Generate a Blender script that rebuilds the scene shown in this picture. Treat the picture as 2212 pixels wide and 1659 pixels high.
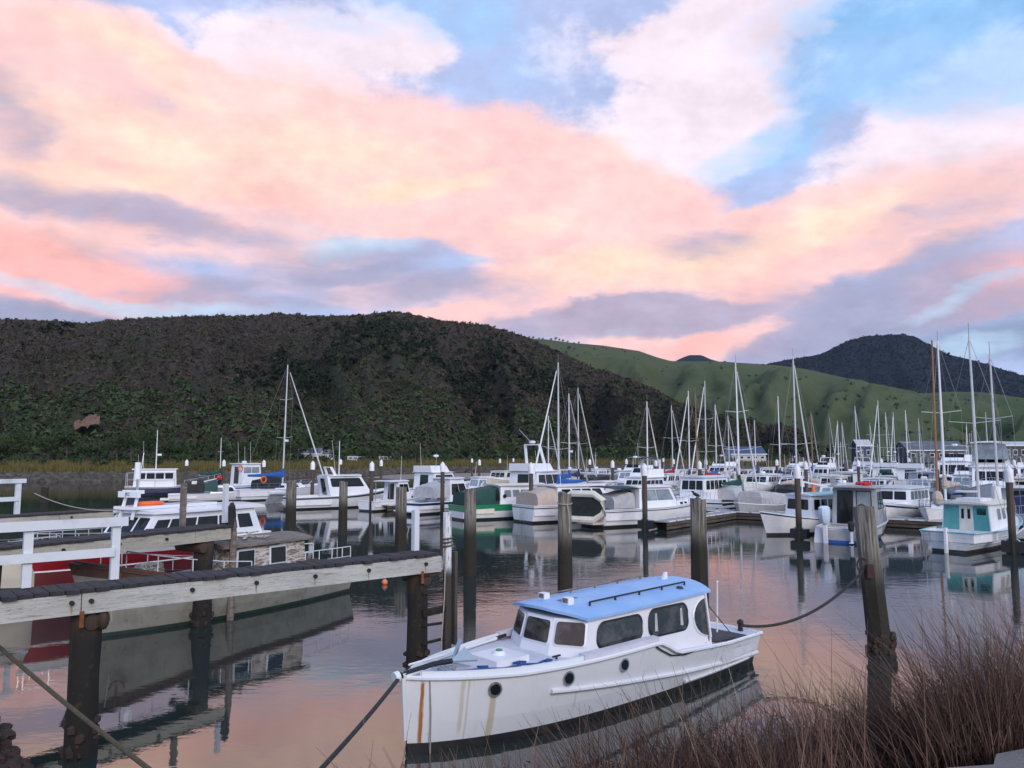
import bpy, bmesh, math, random
import numpy as np
from mathutils import Vector, Matrix, noise as mnoise
random.seed(7)
RNG = np.random.default_rng(7)
R = math.radians
for _o in list(bpy.data.objects): bpy.data.objects.remove(_o)
scene = bpy.context.scene
COL = scene.collection

# ------------------------------------------------------------------ camera
EYE = 4.5                       # metres above the water at this state of the tide
FPX = 1665.0                    # focal length in pixels of a 2212 x 1659 frame
PITCH = math.atan(155.0 / FPX)  # the camera looks a little upwards
cam_d = bpy.data.cameras.new('camera')
cam = bpy.data.objects.new('camera', cam_d); COL.objects.link(cam)
cam.location = (0, 0, EYE)
cam.rotation_euler = (math.pi / 2 + PITCH, 0, 0)
cam_d.sensor_width = 36.0
cam_d.lens = 36.0 * FPX / 2212.0
cam_d.clip_start = 0.1; cam_d.clip_end = 12000
scene.camera = cam
_c, _s = math.cos(PITCH), math.sin(PITCH)
def ray(px, py):
    x = (px - 1106) / FPX; y = (829.5 - py) / FPX
    return (x, _c - y * _s, _s + y * _c)
def P(px, py, z=0.0):           # where a sight line meets height z
    d = ray(px, py); t = (z - EYE) / d[2]
    return Vector((d[0] * t, d[1] * t, z))
def PD(px, py, Y):              # where a sight line meets distance Y
    d = ray(px, py); t = Y / d[1]
    return Vector((d[0] * t, Y, EYE + d[2] * t))
def XD(px, Y): return (px - 1106) / FPX * Y / 1.0

# ------------------------------------------------------------------ node helper
class NT:
    def __init__(s, nt): s.nt = nt
    def n(s, typ, ins=None, **props):
        nd = s.nt.nodes.new(typ)
        for k, v in props.items(): setattr(nd, k, v)
        for k, v in (ins or {}).items():
            sock = nd.inputs[k]
            if isinstance(v, bpy.types.NodeSocket): s.nt.links.new(v, sock)
            else: sock.default_value = v
        return nd
    def m(s, op, a, b=None, c=None, clamp=False):
        ins = {0: a}
        if b is not None: ins[1] = b
        if c is not None: ins[2] = c
        return s.n('ShaderNodeMath', ins, operation=op, use_clamp=clamp).outputs[0]
    def v(s, op, a, b=None):
        ins = {0: a}
        if b is not None: ins[1] = b
        return s.n('ShaderNodeVectorMath', ins, operation=op).outputs[0]
    def mix(s, f, a, b, blend='MIX'):
        nd = s.nt.nodes.new('ShaderNodeMix'); nd.data_type = 'RGBA'; nd.blend_type = blend
        for k, v in ((0, f), (6, a), (7, b)):
            if isinstance(v, bpy.types.NodeSocket): s.nt.links.new(v, nd.inputs[k])
            elif k == 0: nd.inputs[0].default_value = v
            else: nd.inputs[k].default_value = tuple(v) + ((1,) if len(v) == 3 else ())
        return nd.outputs[2]
    def step(s, x, lo, hi):
        return s.n('ShaderNodeMapRange', {0: x, 1: lo, 2: hi, 3: 0.0, 4: 1.0}, interpolation_type='SMOOTHSTEP').outputs[0]
    def noise(s, vec, scale, detail=4, rough=.55, dist=0.0):
        return s.n('ShaderNodeTexNoise', {'Vector': vec, 'Scale': scale, 'Detail': detail, 'Roughness': rough, 'Distortion': dist})

# ------------------------------------------------------------------ world: evening sky with lit cloud
SUN_EL, SUN_AZ = R(26), R(158)    # low veiled sun behind the right shoulder (azimuth from +Y, clockwise)
world = bpy.data.worlds.new('World'); scene.world = world; world.use_nodes = True
wt = world.node_tree; wt.nodes.clear(); w = NT(wt)
def azel(px, py):
    d = Vector(ray(px, py)).normalized()
    return math.atan2(d.x, d.y), math.asin(d.z)
dirv = w.n('ShaderNodeTexCoord').outputs['Generated']
sep = w.n('ShaderNodeSeparateXYZ', {0: dirv})
az = w.m('ARCTAN2', sep.outputs[0], sep.outputs[1]); el = w.m('ARCSINE', sep.outputs[2])
flat = w.n('ShaderNodeCombineXYZ', {0: az, 1: el, 2: 0.0}).outputs[0]
dstr = w.v('MULTIPLY', dirv, (1.0, 1.0, 2.1))
wn1 = w.noise(dstr, 4.2, 5, .62).outputs['Color']
warp = w.v('MULTIPLY', w.v('SUBTRACT', wn1, (.5, .5, .5)), (.17, .085, 0.0))
pos = w.v('ADD', flat, warp)
# streaky cloud texture on a flat layer, so that it foreshortens towards the horizon
zz = w.m('ADD', w.m('MAXIMUM', sep.outputs[2], 0.0), .22)
lay = w.n('ShaderNodeCombineXYZ', {0: w.m('DIVIDE', sep.outputs[0], zz), 1: w.m('DIVIDE', sep.outputs[1], zz), 2: .3}).outputs[0]
lay2 = w.v('MULTIPLY', lay, (1.0, 1.5, 1.0))
na = w.noise(lay2, 1.7, 6, .66).outputs['Fac']
nb = w.noise(w.v('ADD', lay2, (7.3, 2.1, 4.0)), 4.2, 5, .66).outputs['Fac']
nc = w.noise(w.v('MULTIPLY', dirv, (1, 1, 1.5)), 9.0, 5, .64).outputs['Fac']
nd_ = w.noise(w.v('MULTIPLY', w.v('ADD', dirv, (3.1, 1.7, 5.2)), (1, 1, 1.7)), 24.0, 5, .62).outputs['Fac']
na = w.m('MULTIPLY_ADD', na, .55, w.m('MULTIPLY_ADD', nc, .30, w.m('MULTIPLY', nd_, .15)))
nc0 = nc; nc = w.m('MULTIPLY_ADD', nc, .62, w.m('MULTIPLY', nd_, .38))
nb = w.m('MULTIPLY_ADD', nb, .68, w.m('MULTIPLY', nd_, .32))
sp = w.n('ShaderNodeSeparateXYZ', {0: pos}); sx_, sy_ = sp.outputs[0], sp.outputs[1]
q2 = w.n('ShaderNodeCombineXYZ', {0: w.m('MULTIPLY', sx_, sx_), 1: w.m('MULTIPLY', sx_, sy_), 2: w.m('MULTIPLY', sy_, sy_)}).outputs[0]
q1 = w.n('ShaderNodeCombineXYZ', {0: sx_, 1: sy_, 2: 1.0}).outputs[0]
def vdot(a, b): return w.n('ShaderNodeVectorMath', {0: a, 1: b}, operation='DOT_PRODUCT').outputs['Value']
def blobs(lst):                 # soft ellipses on the sky, each a quadratic form in azimuth and elevation
    acc = None
    for (px, py, rx, ry, rot, wgt) in lst:
        a, e = (R(px - 9000), R(py)) if px > 8000 else azel(px, py); rx = rx * .86 / FPX; ry = ry * .86 / FPX; c, s = math.cos(-R(rot)), math.sin(-R(rot))
        A = c * c / rx ** 2 + s * s / ry ** 2; B = 2 * c * s * (1 / rx ** 2 - 1 / ry ** 2); C = s * s / rx ** 2 + c * c / ry ** 2
        D = -2 * A * a - B * e; E = -2 * C * e - B * a; F = A * a * a + B * a * e + C * e * e
        g = w.m('ADD', vdot(q2, (-A, -B, -C)), vdot(q1, (-D, -E, 1 - F)), clamp=True)
        acc = w.m('MULTIPLY', g, wgt) if acc is None else w.m('MULTIPLY_ADD', g, wgt, acc)
    return acc
def layer(lst, nz, k, lo, hi, amt=1.0):
    s_ = w.m('MULTIPLY_ADD', w.m('SUBTRACT', nz, .5), k, blobs(lst))
    return w.m('MULTIPLY', w.step(s_, lo, hi), amt)
# cloud goes on all round, also behind the viewer (9000 + azimuth in degrees, elevation in degrees)
FAR = [(-1500, 300, 1500, 700, 0, .8), (3900, 350, 1400, 600, 0, .7), (9180, 25, 2600, 1300, 0, 1.5), (8820, 25, 2600, 1300, 0, 1.5)]
SKY = [
 ('azure', (.25, .50, .88), w.m('ADD', .62, 0.0)),
 # name, colour, mask
 ('veil', (.46, .53, .80), layer([(1100, 130, 900, 260, 0, 1.0), (500, 60, 700, 200, 0, .9), (1500, 330, 700, 300, 0, .9), (700, 520, 1100, 160, 0, .9), (1300, 690, 1700, 170, 0, 1.0), (2100, 450, 600, 420, 0, .9), (300, -500, 1800, 500, 0, .8), (1800, -900, 2500, 600, 0, .7)] + FAR, na, 1.6, .1, .7, .92)),
 ('puff', (.92, .78, .86), layer([(720, 120, 330, 170, 0, 1.1), (520, 150, 240, 130, 0, .9), (880, 80, 150, 90, 0, .8), (1560, 90, 330, 170, -24, 1.25), (1400, 90, 150, 80, 0, .6), (1620, 240, 260, 120, -20, .9), (2020, 300, 420, 190, -22, 1.2), (2180, 220, 200, 120, -15, .9), (1230, 110, 220, 120, 0, .55), (1780, 45, 60, 30, 0, .6), (100, 40, 330, 90, 5, .9), (1340, 320, 420, 150, 0, .8), (700, -400, 900, 260, 0, .8), (2300, -300, 900, 260, 0, .7)], nc, 2.3, .22, .85, .92)),
 ('pink', (1.0, .62, .575), layer([(180, 150, 420, 150, 12, 1.25), (330, 330, 900, 230, 4, 1.5), (950, 360, 800, 190, 12, 1.25), (1300, 520, 640, 260, 25, 1.3), (1740, 520, 560, 135, -12, 1.5), (1500, 600, 420, 130, -20, 1.0), (1480, 730, 260, 70, -8, 1.0), (980, 640, 420, 80, -5, .7), (1010, 700, 330, 60, -3, .8), (-250, 380, 700, 330, 0, 1.1), (2080, 470, 480, 90, -10, .55), (650, 590, 340, 90, 0, .6), (-2200, 350, 900, 330, 0, .9), (4200, 420, 900, 250, 0, .8), (9150, 35, 1000, 400, 0, .8), (8850, 18, 900, 300, 0, .8)], na, 1.9, .2, 1.05, .92)),
 ('salmon', (.95, .46, .41), layer([(120, 575, 560, 85, 6, 1.35), (2110, 585, 220, 60, -12, 1.2), (2160, 650, 250, 55, -6, 1.25), (1520, 735, 200, 45, -8, .9), (420, 395, 520, 60, 3, .75), (-500, 560, 700, 120, 0, 1.0), (1620, 620, 220, 70, -30, .6)], nb, .9, .15, 1.25, .8)),
 ('gold', (1.04, .76, .55), layer([(240, 110, 260, 60, 14, .95), (420, 320, 760, 130, 2, .95), (80, 390, 420, 70, 0, .9), (930, 395, 260, 40, -6, .8), (1320, 580, 330, 85, -8, 1.15), (1170, 490, 220, 60, 0, .7), (1720, 515, 380, 75, -16, 1.1), (850, 300, 500, 90, 4, .55)], nb, 1.2, .3, 1.4, .8)),
 ('grey', (.37, .36, .51), layer([(230, 455, 620, 66, 3, 1.05), (760, 560, 420, 60, -10, .85), (950, 620, 420, 62, 0, .95), (500, 640, 420, 60, 3, .85), (1900, 645, 400, 95, -20, 1.2), (1520, 660, 380, 70, -4, .95), (1560, 530, 260, 55, 2, .75), (1320, 690, 420, 55, -5, .75), (20, 250, 130, 120, 0, .9), (250, 195, 240, 45, 10, .55), (1950, 690, 420, 70, -8, .95), (2080, 430, 340, 100, -20, .6), (1180, 690, 300, 60, -6, .6), (-600, 640, 800, 90, 0, .8), (3000, 640, 800, 120, 0, .8)], nb, 2.0, .25, 1.1, .85)),
 ('slate', (.24, .30, .45), layer([(90, 668, 330, 42, 3, 1.3), (440, 664, 260, 22, 2, .7), (2150, 735, 260, 55, -3, 1.2), (1960, 700, 200, 30, -8, .6), (3000, 720, 700, 70, 0, .9), (-700, 690, 700, 60, 0, .9)], nb, .9, .25, 1.2, .8)),
 ('clear', (.50, .68, .86), layer([(120, 625, 360, 26, 6, 1.0), (430, 652, 300, 26, 1, .9), (740, 530, 240, 42, -4, .9), (640, 470, 330, 45, 6, .6), (1030, 562, 90, 26, 0, .7), (1540, 345, 170, 45, -24, .75), (2070, 640, 190, 28, -20, .85), (2120, 755, 130, 40, -4, 1.0), (1340, 710, 90, 22, -8, .5)], nb, .8, .2, 1.2, .75)),
 ('open_blue', (.30, .55, .90), layer([(1960, 90, 480, 190, 14, 1.35), (1640, 330, 260, 70, -24, .7), (930, 20, 330, 80, 0, .75), (1130, 130, 360, 150, 0, .55), (640, 30, 260, 60, 8, .6), (1730, 210, 200, 110, -40, .7)], nc, 2.4, .2, 1.2, .75)),
]
alpha = None; colr = None
for nm, c3, msk in SKY:
    if colr is None:
        rgb = w.n('ShaderNodeRGB'); rgb.outputs[0].default_value = (*c3, 1); colr = rgb.outputs[0]; inv = w.m('SUBTRACT', 1.0, msk)
    else:
        colr = w.mix(msk, colr, c3); inv = w.m('MULTIPLY', inv, w.m('SUBTRACT', 1.0, msk))
alpha = w.m('SUBTRACT', 1.0, inv)
# light and shade inside the cloud, from its own thickness
tex = w.m('MULTIPLY_ADD', w.m('SUBTRACT', nc, .5), .62, w.m('MULTIPLY_ADD', w.m('SUBTRACT', nb, .5), .46, 1.0))
colr = w.v('SCALE', colr); wt.links.new(tex, colr.node.inputs['Scale'])
sky = w.n('ShaderNodeTexSky', sky_type='NISHITA', sun_disc=False, sun_elevation=SUN_EL, sun_rotation=SUN_AZ, air_density=1.0, dust_density=.4, ozone_density=1.2)
bg1 = w.n('ShaderNodeBackground', {'Color': sky.outputs[0], 'Strength': .15})
bg2 = w.n('ShaderNodeBackground', {'Color': colr, 'Strength': .77})
mixw = w.n('ShaderNodeMixShader', {0: alpha, 1: bg1.outputs[0], 2: bg2.outputs[0]})
w.n('ShaderNodeOutputWorld', {'Surface': mixw.outputs[0]})

sun_d = bpy.data.lights.new('sun', 'SUN'); sun_d.energy = 1.5; sun_d.angle = R(35); sun_d.color = (1.0, .93, .90)
sun = bpy.data.objects.new('sun', sun_d); COL.objects.link(sun)
_sd = Vector((math.sin(SUN_AZ) * math.cos(SUN_EL), math.cos(SUN_AZ) * math.cos(SUN_EL), math.sin(SUN_EL)))
sun.rotation_euler = (-_sd).to_track_quat('-Z', 'Y').to_euler()
vs = scene.view_settings
vs.view_transform = 'Standard'; vs.look = 'None'; vs.exposure = 0.6; vs.gamma = 1.0; vs.use_curve_mapping = False
world.cycles.sampling_method = 'MANUAL'; world.cycles.sample_map_resolution = 128
scene.cycles.max_bounces = 5; scene.cycles.diffuse_bounces = 2; scene.cycles.glossy_bounces = 3; scene.cycles.transmission_bounces = 3
scene.cycles.caustics_reflective = False; scene.cycles.caustics_refractive = False

# ------------------------------------------------------------------ materials
MATS = {}
def mat(name, c1, c2=None, scale=3.0, rough=.5, metal=0.0, bump=0.0, bscale=None, stretch=(1, 1, 1), lo=.35, hi=.7, spec=.5, coord='Object', detail=5, extra=None):
    if name in MATS: return MATS[name]
    m = bpy.data.materials.new(name); m.use_nodes = True; t = NT(m.node_tree)
    bs = m.node_tree.nodes['Principled BSDF']
    bs.inputs['Roughness'].default_value = rough; bs.inputs['Metallic'].default_value = metal
    bs.inputs['Specular IOR Level'].default_value = spec
    tc = t.n('ShaderNodeTexCoord').outputs['Object'] if coord == 'Object' else t.n('ShaderNodeNewGeometry').outputs['Position']
    vec = t.v('MULTIPLY', tc, stretch)
    nz = t.noise(vec, scale, detail, .6).outputs['Fac']
    if c2 is not None: col = t.mix(t.step(nz, lo, hi), c1, c2)
    else: col = t.mix(t.step(nz, .3, .75), tuple(c * .93 for c in c1), c1)
    if extra: col = extra(t, tc, nz, col, bs) or col
    m.node_tree.links.new(col, bs.inputs['Base Color'])
    if bump:
        nb_ = t.noise(vec, bscale or scale * 3, 6, .65).outputs['Fac']
        b = t.n('ShaderNodeBump', {'Height': nb_, 'Strength': min(1.0, bump), 'Distance': .02 if bump <= 1 else .02 * bump})
        m.node_tree.links.new(b.outputs[0], bs.inputs['Normal'])
    MATS[name] = m
    return m
def dirty(cdirt=(.28, .24, .19), amt=.5):
    def f(t, tc, nz, col, bs):      # run-off streaks and scuffs
        st = t.noise(t.v('MULTIPLY', tc, (5, 5, .7)), 1.6, 5, .6).outputs['Fac']
        return t.mix(t.m('MULTIPLY', t.step(st, .56, .8), amt), col, cdirt)
    return f
def tide(dark=(.022, .018, .012), z0=1.0, z1=1.7, weed=(.05, .06, .02)):
    def f(t, tc, nz, col, bs):      # wet, weed-grown part below the high-water mark
        g = t.n('ShaderNodeNewGeometry').outputs['Position']; zc = t.n('ShaderNodeSeparateXYZ', {0: g}).outputs[2]
        zn = t.m('MULTIPLY_ADD', nz, 1.1, t.m('SUBTRACT', zc, .55))
        c = t.mix(t.step(zn, z0, z1), dark, col)
        wd = t.noise(g, 9, 4).outputs['Fac']
        return t.mix(t.m('MULTIPLY', t.m('SUBTRACT', 1.0, t.step(zn, z0, z1)), t.m('MULTIPLY', t.step(wd, .55, .75), .5)), c, weed)
    return f
WHITE = (.80, .81, .83)
mat('white_paint', WHITE, (.70, .72, .75), 2, .35, extra=dirty(amt=.22))
mat('white_gel', (.82, .83, .85), (.76, .77, .80), 1.2, .22, extra=dirty((.45, .42, .36), .18))
mat('cream_paint', (.74, .70, .60), (.66, .62, .52), 2, .4, extra=dirty(amt=.3))
mat('deck_white', (.74, .74, .77), (.64, .64, .68), 3, .6, extra=dirty(amt=.2))
mat('deck_grey', (.50, .52, .54), (.40, .42, .44), 3, .7)
mat('glass', (.010, .012, .014), (.018, .020, .022), 2, .04, spec=.3)
mat('launch_glass', (.020, .022, .024), (.075, .070, .066), 2.2, .05, spec=.8, lo=.45, hi=.62)
mat('glass_pale', (.16, .20, .24), (.30, .34, .38), 1.5, .12, spec=.7)
mat('black_rubber', (.012, .012, .013), None, 4, .6)
mat('boot_black', (.012, .012, .014), (.03, .03, .028), 4, .55)
mat('boot_green', (.015, .035, .03), (.03, .05, .035), 4, .5)
mat('navy', (.010, .014, .055), (.014, .02, .08), 2, .3, extra=dirty((.12, .12, .14), .3))
mat('blue_canvas', (.016, .085, .33), (.02, .11, .42), 3, .75, bump=.3)
mat('dark_blue_canvas', (.012, .02, .075), (.02, .03, .10), 3, .75, bump=.3)
mat('green_canvas', (.006, .045, .040), (.01, .06, .05), 3, .7, bump=.3)
mat('black_canvas', (.010, .011, .013), (.02, .021, .023), 3, .75, bump=.3)
mat('grey_canvas', (.42, .41, .42), (.52, .51, .52), 3, .8, bump=.4)
mat('tan_canvas', (.46, .37, .31), (.54, .44, .37), 3, .8, bump=.4)
mat('red_canvas', (.30, .012, .02), (.38, .02, .03), 3, .75, bump=.3)
mat('green_band', (.02, .22, .10), (.025, .27, .13), 2, .35)
mat('red_hull', (.30, .008, .016), (.24, .006, .012), 2, .35)
mat('maroon_bottom', (.115, .006, .010), (.07, .006, .008), 2, .5)
mat('teal_paint', (.075, .30, .31), (.10, .36, .36), 3, .5, extra=dirty((.2, .3, .3), .4))
mat('turquoise_deck', (.22, .52, .53), (.30, .60, .60), 3, .5)
mat('skyblue_paint', (.22, .40, .70), (.28, .46, .76), 2, .45, extra=dirty((.40, .42, .48), .25))
mat('paleblue_gel', (.56, .67, .80), (.62, .72, .84), 2, .3)
mat('blue_roof', (.25, .44, .74), (.34, .52, .78), 1.3, .55, extra=dirty((.52, .56, .62), .55), bump=.15, bscale=14)
mat('steel', (.55, .56, .58), None, 6, .3, .85)
mat('alloy_mast', (.62, .63, .64), (.52, .53, .54), 2, .4, .25)
mat('white_mast', (.78, .78, .78), None, 3, .4)
mat('wire', (.16, .16, .17), None, 4, .5, .4)
mat('wood_mast', (.34, .17, .08), (.24, .11, .05), 3, .5, stretch=(6, 6, .6))
mat('alloy_hull', (.38, .38, .39), (.46, .46, .47), 2, .5, .15, extra=dirty((.3, .28, .26), .3))
mat('orange_plastic', (.85, .16, .03), (.75, .12, .02), 3, .45)
mat('red_buoy', (.62, .02, .03), None, 3, .5)
mat('orange_buoy', (.80, .22, .08), None, 3, .5)
mat('rope_blue', (.02, .08, .26), None, 30, .8, bump=.6)
mat('rope_dark', (.022, .023, .026), (.05, .05, .05), 30, .85, bump=.8)
mat('rope_hemp', (.075, .060, .036), (.12, .10, .06), 25, .9, bump=.8)
mat('rope_pale', (.42, .40, .34), (.30, .28, .24), 30, .9, bump=.6)
mat('iron_dark', (.05, .018, .014), (.03, .014, .012), 6, .8, bump=.5)
mat('rust_streak', (.27, .17, .10), (.36, .27, .19), 9, .85)
mat('rust', (.13, .042, .016), (.23, .085, .03), 8, .85, bump=.5)
mat('old_wood', (.25, .23, .195), (.085, .074, .06), 2.2, .85, stretch=(6, 6, .5), bump=1.0, bscale=9, lo=.42, hi=.62, extra=tide(z0=1.35, z1=2.35))
mat('pile_dark', (.085, .062, .048), (.06, .045, .036), 1.5, .8, stretch=(4, 4, .5), bump=.6, extra=tide(z0=.7, z1=1.3))
mat('jetty_pile', (.13, .075, .045), (.055, .038, .026), 2.0, .85, stretch=(3, 3, .6), bump=1.0, bscale=9, extra=tide((.012, .010, .008), 1.5, 2.5, (.07, .055, .015)))
def _worn(t, tc, nz, col, bs):
    a = t.noise(t.v('MULTIPLY', tc, (.5, 6, 6)), 2.4, 6, .65).outputs['Fac']
    c = t.mix(t.step(a, .58, .70), col, (.26, .235, .20))
    b = t.noise(t.v('MULTIPLY', tc, (.35, 5, 9)), 4.5, 3, .5, 1.2).outputs['Fac']
    c = t.mix(t.m('MULTIPLY', t.step(t.m('ABSOLUTE', t.m('SUBTRACT', b, .5)), .02, .0), .75), c, (.07, .06, .05))
    r = t.noise(tc, 1.1, 5, .65).outputs['Fac']
    return t.mix(t.m('MULTIPLY', t.step(r, .64, .78), .5), c, (.27, .15, .07))
mat('worn_white', (.50, .49, .455), (.39, .38, .345), 1.8, .7, stretch=(.6, 3, 3), bump=.5, bscale=7, extra=_worn)
mat('worn_cream', (.47, .43, .35), (.37, .34, .28), 1.8, .75, stretch=(.6, 3, 3), bump=.5, bscale=7, extra=_worn)
mat('rail_white', (.63, .66, .69), (.46, .48, .50), 2.5, .6, stretch=(1, 1, 1), bump=.4, bscale=9, lo=.5, hi=.8)
mat('plank_dark', (.024, .021, .024), (.046, .041, .046), 4, .85, stretch=(4, 1, 4), bump=.9, bscale=10)
def _peel(t, tc, nz, col, bs):
    a = t.noise(t.v('MULTIPLY', tc, (1.0, 3, 5.5)), 3.4, 7, .72).outputs['Fac']
    c = t.mix(t.step(a, .45, .54), col, (.20, .155, .12))
    b = t.noise(t.v('MULTIPLY', tc, (1, 2, 3)), 5.5, 5, .65).outputs['Fac']
    return t.mix(t.step(b, .62, .70), c, (.085, .03, .025))
mat('peeling_paint', (.66, .62, .57), (.50, .46, .42), 4, .85, bump=1.0, bscale=16, extra=_peel)
mat('peeling_hull', (.30, .29, .25), (.22, .21, .175), 2, .75, bump=.5, extra=dirty((.09, .07, .05), .85))
mat('bare_wood', (.24, .20, .17), (.12, .09, .075), 3, .85, stretch=(1, 5, 5), bump=.9, bscale=10)
mat('brown_wood', (.10, .045, .03), (.055, .03, .022), 3, .7, stretch=(1, 5, 5), bump=.6)
mat('pontoon_timber', (.115, .090, .066), (.055, .042, .032), 2, .85, stretch=(.6, 4, 4), bump=.6, extra=dirty((.24, .22, .19), .45))
mat('pontoon_deck', (.34, .33, .32), (.25, .24, .23), 3, .85)
mat('stone_dark', (.075, .066, .058), (.04, .036, .032), 3, .9, bump=.9)
mat('weed_stone', (.030, .017, .013), (.055, .032, .024), 5, .8, bump=1.0, bscale=12)

# ------------------------------------------------------------------ mesh helpers
class MB:
    def __init__(s): s.v = []; s.f = []
    def add(s, vs, fs):
        o = len(s.v); s.v += [tuple(v) for v in vs]; s.f += [tuple(i + o for i in f) for f in fs]; return s
    def box(s, c, d, rz=0.0, tap=1.0):
        x, y, z = d[0] / 2, d[1] / 2, d[2] / 2; ca, sa = math.cos(rz), math.sin(rz); vs = []
        for sz in (-1, 1):
            k = tap if sz > 0 else 1
            for sx, sy in ((-1, -1), (1, -1), (1, 1), (-1, 1)):
                a, b = sx * x * k, sy * y * k
                vs.append((c[0] + a * ca - b * sa, c[1] + a * sa + b * ca, c[2] + sz * z))
        return s.add(vs, [(3, 2, 1, 0), (4, 5, 6, 7), (0, 1, 5, 4), (1, 2, 6, 5), (2, 3, 7, 6), (3, 0, 4, 7)])
    def bar(s, a, b, wy, wz):          # rectangular bar between two points, wz measured along the up side
        a, b = Vector(a), Vector(b); d = (b - a).normalized(); up = Vector((0, 0, 1)) if abs(d.z) < .95 else Vector((1, 0, 0))
        sd = d.cross(up).normalized(); u = sd.cross(d); vs = []
        for p in (a, b):
            for i, j in ((-1, -1), (1, -1), (1, 1), (-1, 1)): vs.append(p + sd * (i * wy / 2) + u * (j * wz / 2))
        return s.add(vs, [(0, 1, 2, 3), (7, 6, 5, 4), (0, 4, 5, 1), (1, 5, 6, 2), (2, 6, 7, 3), (3, 7, 4, 0)])
    def tube(s, pts, r, n=6, caps=True):
        pts = [Vector(p) for p in pts]; rs = r if isinstance(r, (list, tuple)) else [r] * len(pts); rings = []
        for i, p in enumerate(pts):
            d = (pts[min(i + 1, len(pts) - 1)] - pts[max(i - 1, 0)]).normalized()
            up = Vector((0, 0, 1)) if abs(d.z) < .9 else Vector((1, 0, 0))
            a = d.cross(up).normalized(); b = a.cross(d)
            rings.append([p + (a * math.cos(k * 2 * math.pi / n) + b * math.sin(k * 2 * math.pi / n)) * rs[i] for k in range(n)])
        return s.loft(rings, caps=caps)
    def loft(s, rings, closed=True, caps=True):
        n = len(rings[0]); vs = [v for r_ in rings for v in r_]; fs = []
        for i in range(len(rings) - 1):
            for k in range(n if closed else n - 1):
                k2 = (k + 1) % n; fs.append((i * n + k, (i + 1) * n + k, (i + 1) * n + k2, i * n + k2))
        if caps and closed:
            fs.append(tuple(range(n))); fs.append(tuple(range((len(rings) - 1) * n + n - 1, (len(rings) - 1) * n - 1, -1)))
        return s.add(vs, fs)
    def poly(s, pts): return s.add(pts, [tuple(range(len(pts)))])
    def prism(s, pts, off):             # polygon extruded along off
        n = len(pts); off = Vector(off); p2 = [Vector(p) + off for p in pts]
        return s.add(list(pts) + p2, [tuple(range(n - 1, -1, -1)), tuple(range(n, 2 * n))] + [(i, (i + 1) % n, n + (i + 1) % n, n + i) for i in range(n)])
    def ball(s, c, r, n=10, m=6, sc=(1, 1, 1)):
        rings = []
        for j in range(m + 1):
            a = math.pi * j / m; rr = max(.02 * r, r * math.sin(a))
            rings.append([(c[0] + rr * math.cos(k * 2 * math.pi / n) * sc[0], c[1] + rr * math.sin(k * 2 * math.pi / n) * sc[1], c[2] - r * math.cos(a) * sc[2]) for k in range(n)])
        return s.loft(rings)
    def torus(s, c, rx, ry, rt, n=16, k=6, axis='z'):
        rings = []
        for i in range(n):
            a = 2 * math.pi * i / n; ring = []
            for j in range(k):
                b = 2 * math.pi * j / k; q = 1 + rt * math.cos(b) / max(rx, ry)
                p = (rx * math.cos(a) + rt * math.cos(b) * math.cos(a), ry * math.sin(a) + rt * math.cos(b) * math.sin(a), rt * math.sin(b))
                if axis == 'x': p = (p[2], p[0], p[1])
                if axis == 'y': p = (p[0], p[2], p[1])
                ring.append((c[0] + p[0], c[1] + p[1], c[2] + p[2]))
            rings.append(ring)
        rings.append(rings[0]); return s.loft(rings, caps=False)
    def build(s, name, m, parent=None, smooth=35):
        me = bpy.data.meshes.new(name); me.from_pydata(s.v, [], s.f); me.update()
        bm = bmesh.new(); bm.from_mesh(me); bmesh.ops.recalc_face_normals(bm, faces=bm.faces); bm.to_mesh(me); bm.free()
        if smooth:
            me.polygons.foreach_set('use_smooth', [True] * len(me.polygons)); me.set_sharp_from_angle(angle=R(smooth))
        o = bpy.data.objects.new(name, me); COL.objects.link(o)
        if m: me.materials.append(MATS[m] if isinstance(m, str) else m)
        if parent is not None: o.parent = parent
        return o
def tag(o, label, cat, group=None):
    o['label'] = label; o['category'] = cat
    if group: o['group'] = group
    return o
def thing(name, label, cat, loc=(0, 0, 0), rz=0.0, group=None):
    o = bpy.data.objects.new(name, None); COL.objects.link(o); o.empty_display_size = .2
    o.location = loc; o.rotation_euler = (0, 0, rz)
    return tag(o, label, cat, group)
def copy_tree(o, parent=None):
    c = o.copy(); COL.objects.link(c)
    if parent is not None: c.parent = parent
    for ch in o.children: copy_tree(ch, c)
    return c
def lerp(a, b, t): return a + (b - a) * t
def interp(x, pts):
    if x <= pts[0][0]: return pts[0][1]
    for (a, b), (c, d) in zip(pts, pts[1:]):
        if x <= c: return b + (d - b) * (x - a) / (c - a)
    return pts[-1][1]
def np_mesh(name, verts, faces, m, smooth=False, nside=3, attr=None):
    me = bpy.data.meshes.new(name); nv, nf = len(verts), len(faces)
    me.vertices.add(nv); me.vertices.foreach_set('co', np.asarray(verts, np.float32).ravel())
    me.loops.add(nf * nside); me.loops.foreach_set('vertex_index', np.asarray(faces, np.int32).ravel())
    me.polygons.add(nf); me.polygons.foreach_set('loop_start', np.arange(0, nf * nside, nside, dtype=np.int32))
    if smooth: me.polygons.foreach_set('use_smooth', np.ones(nf, bool))
    me.update(calc_edges=True)
    if attr is not None:
        a = me.attributes.new('tint', 'FLOAT', 'POINT'); a.data.foreach_set('value', np.asarray(attr, np.float32))
    me.materials.append(MATS[m] if isinstance(m, str) else m)
    o = bpy.data.objects.new(name, me); COL.objects.link(o); return o
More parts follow.
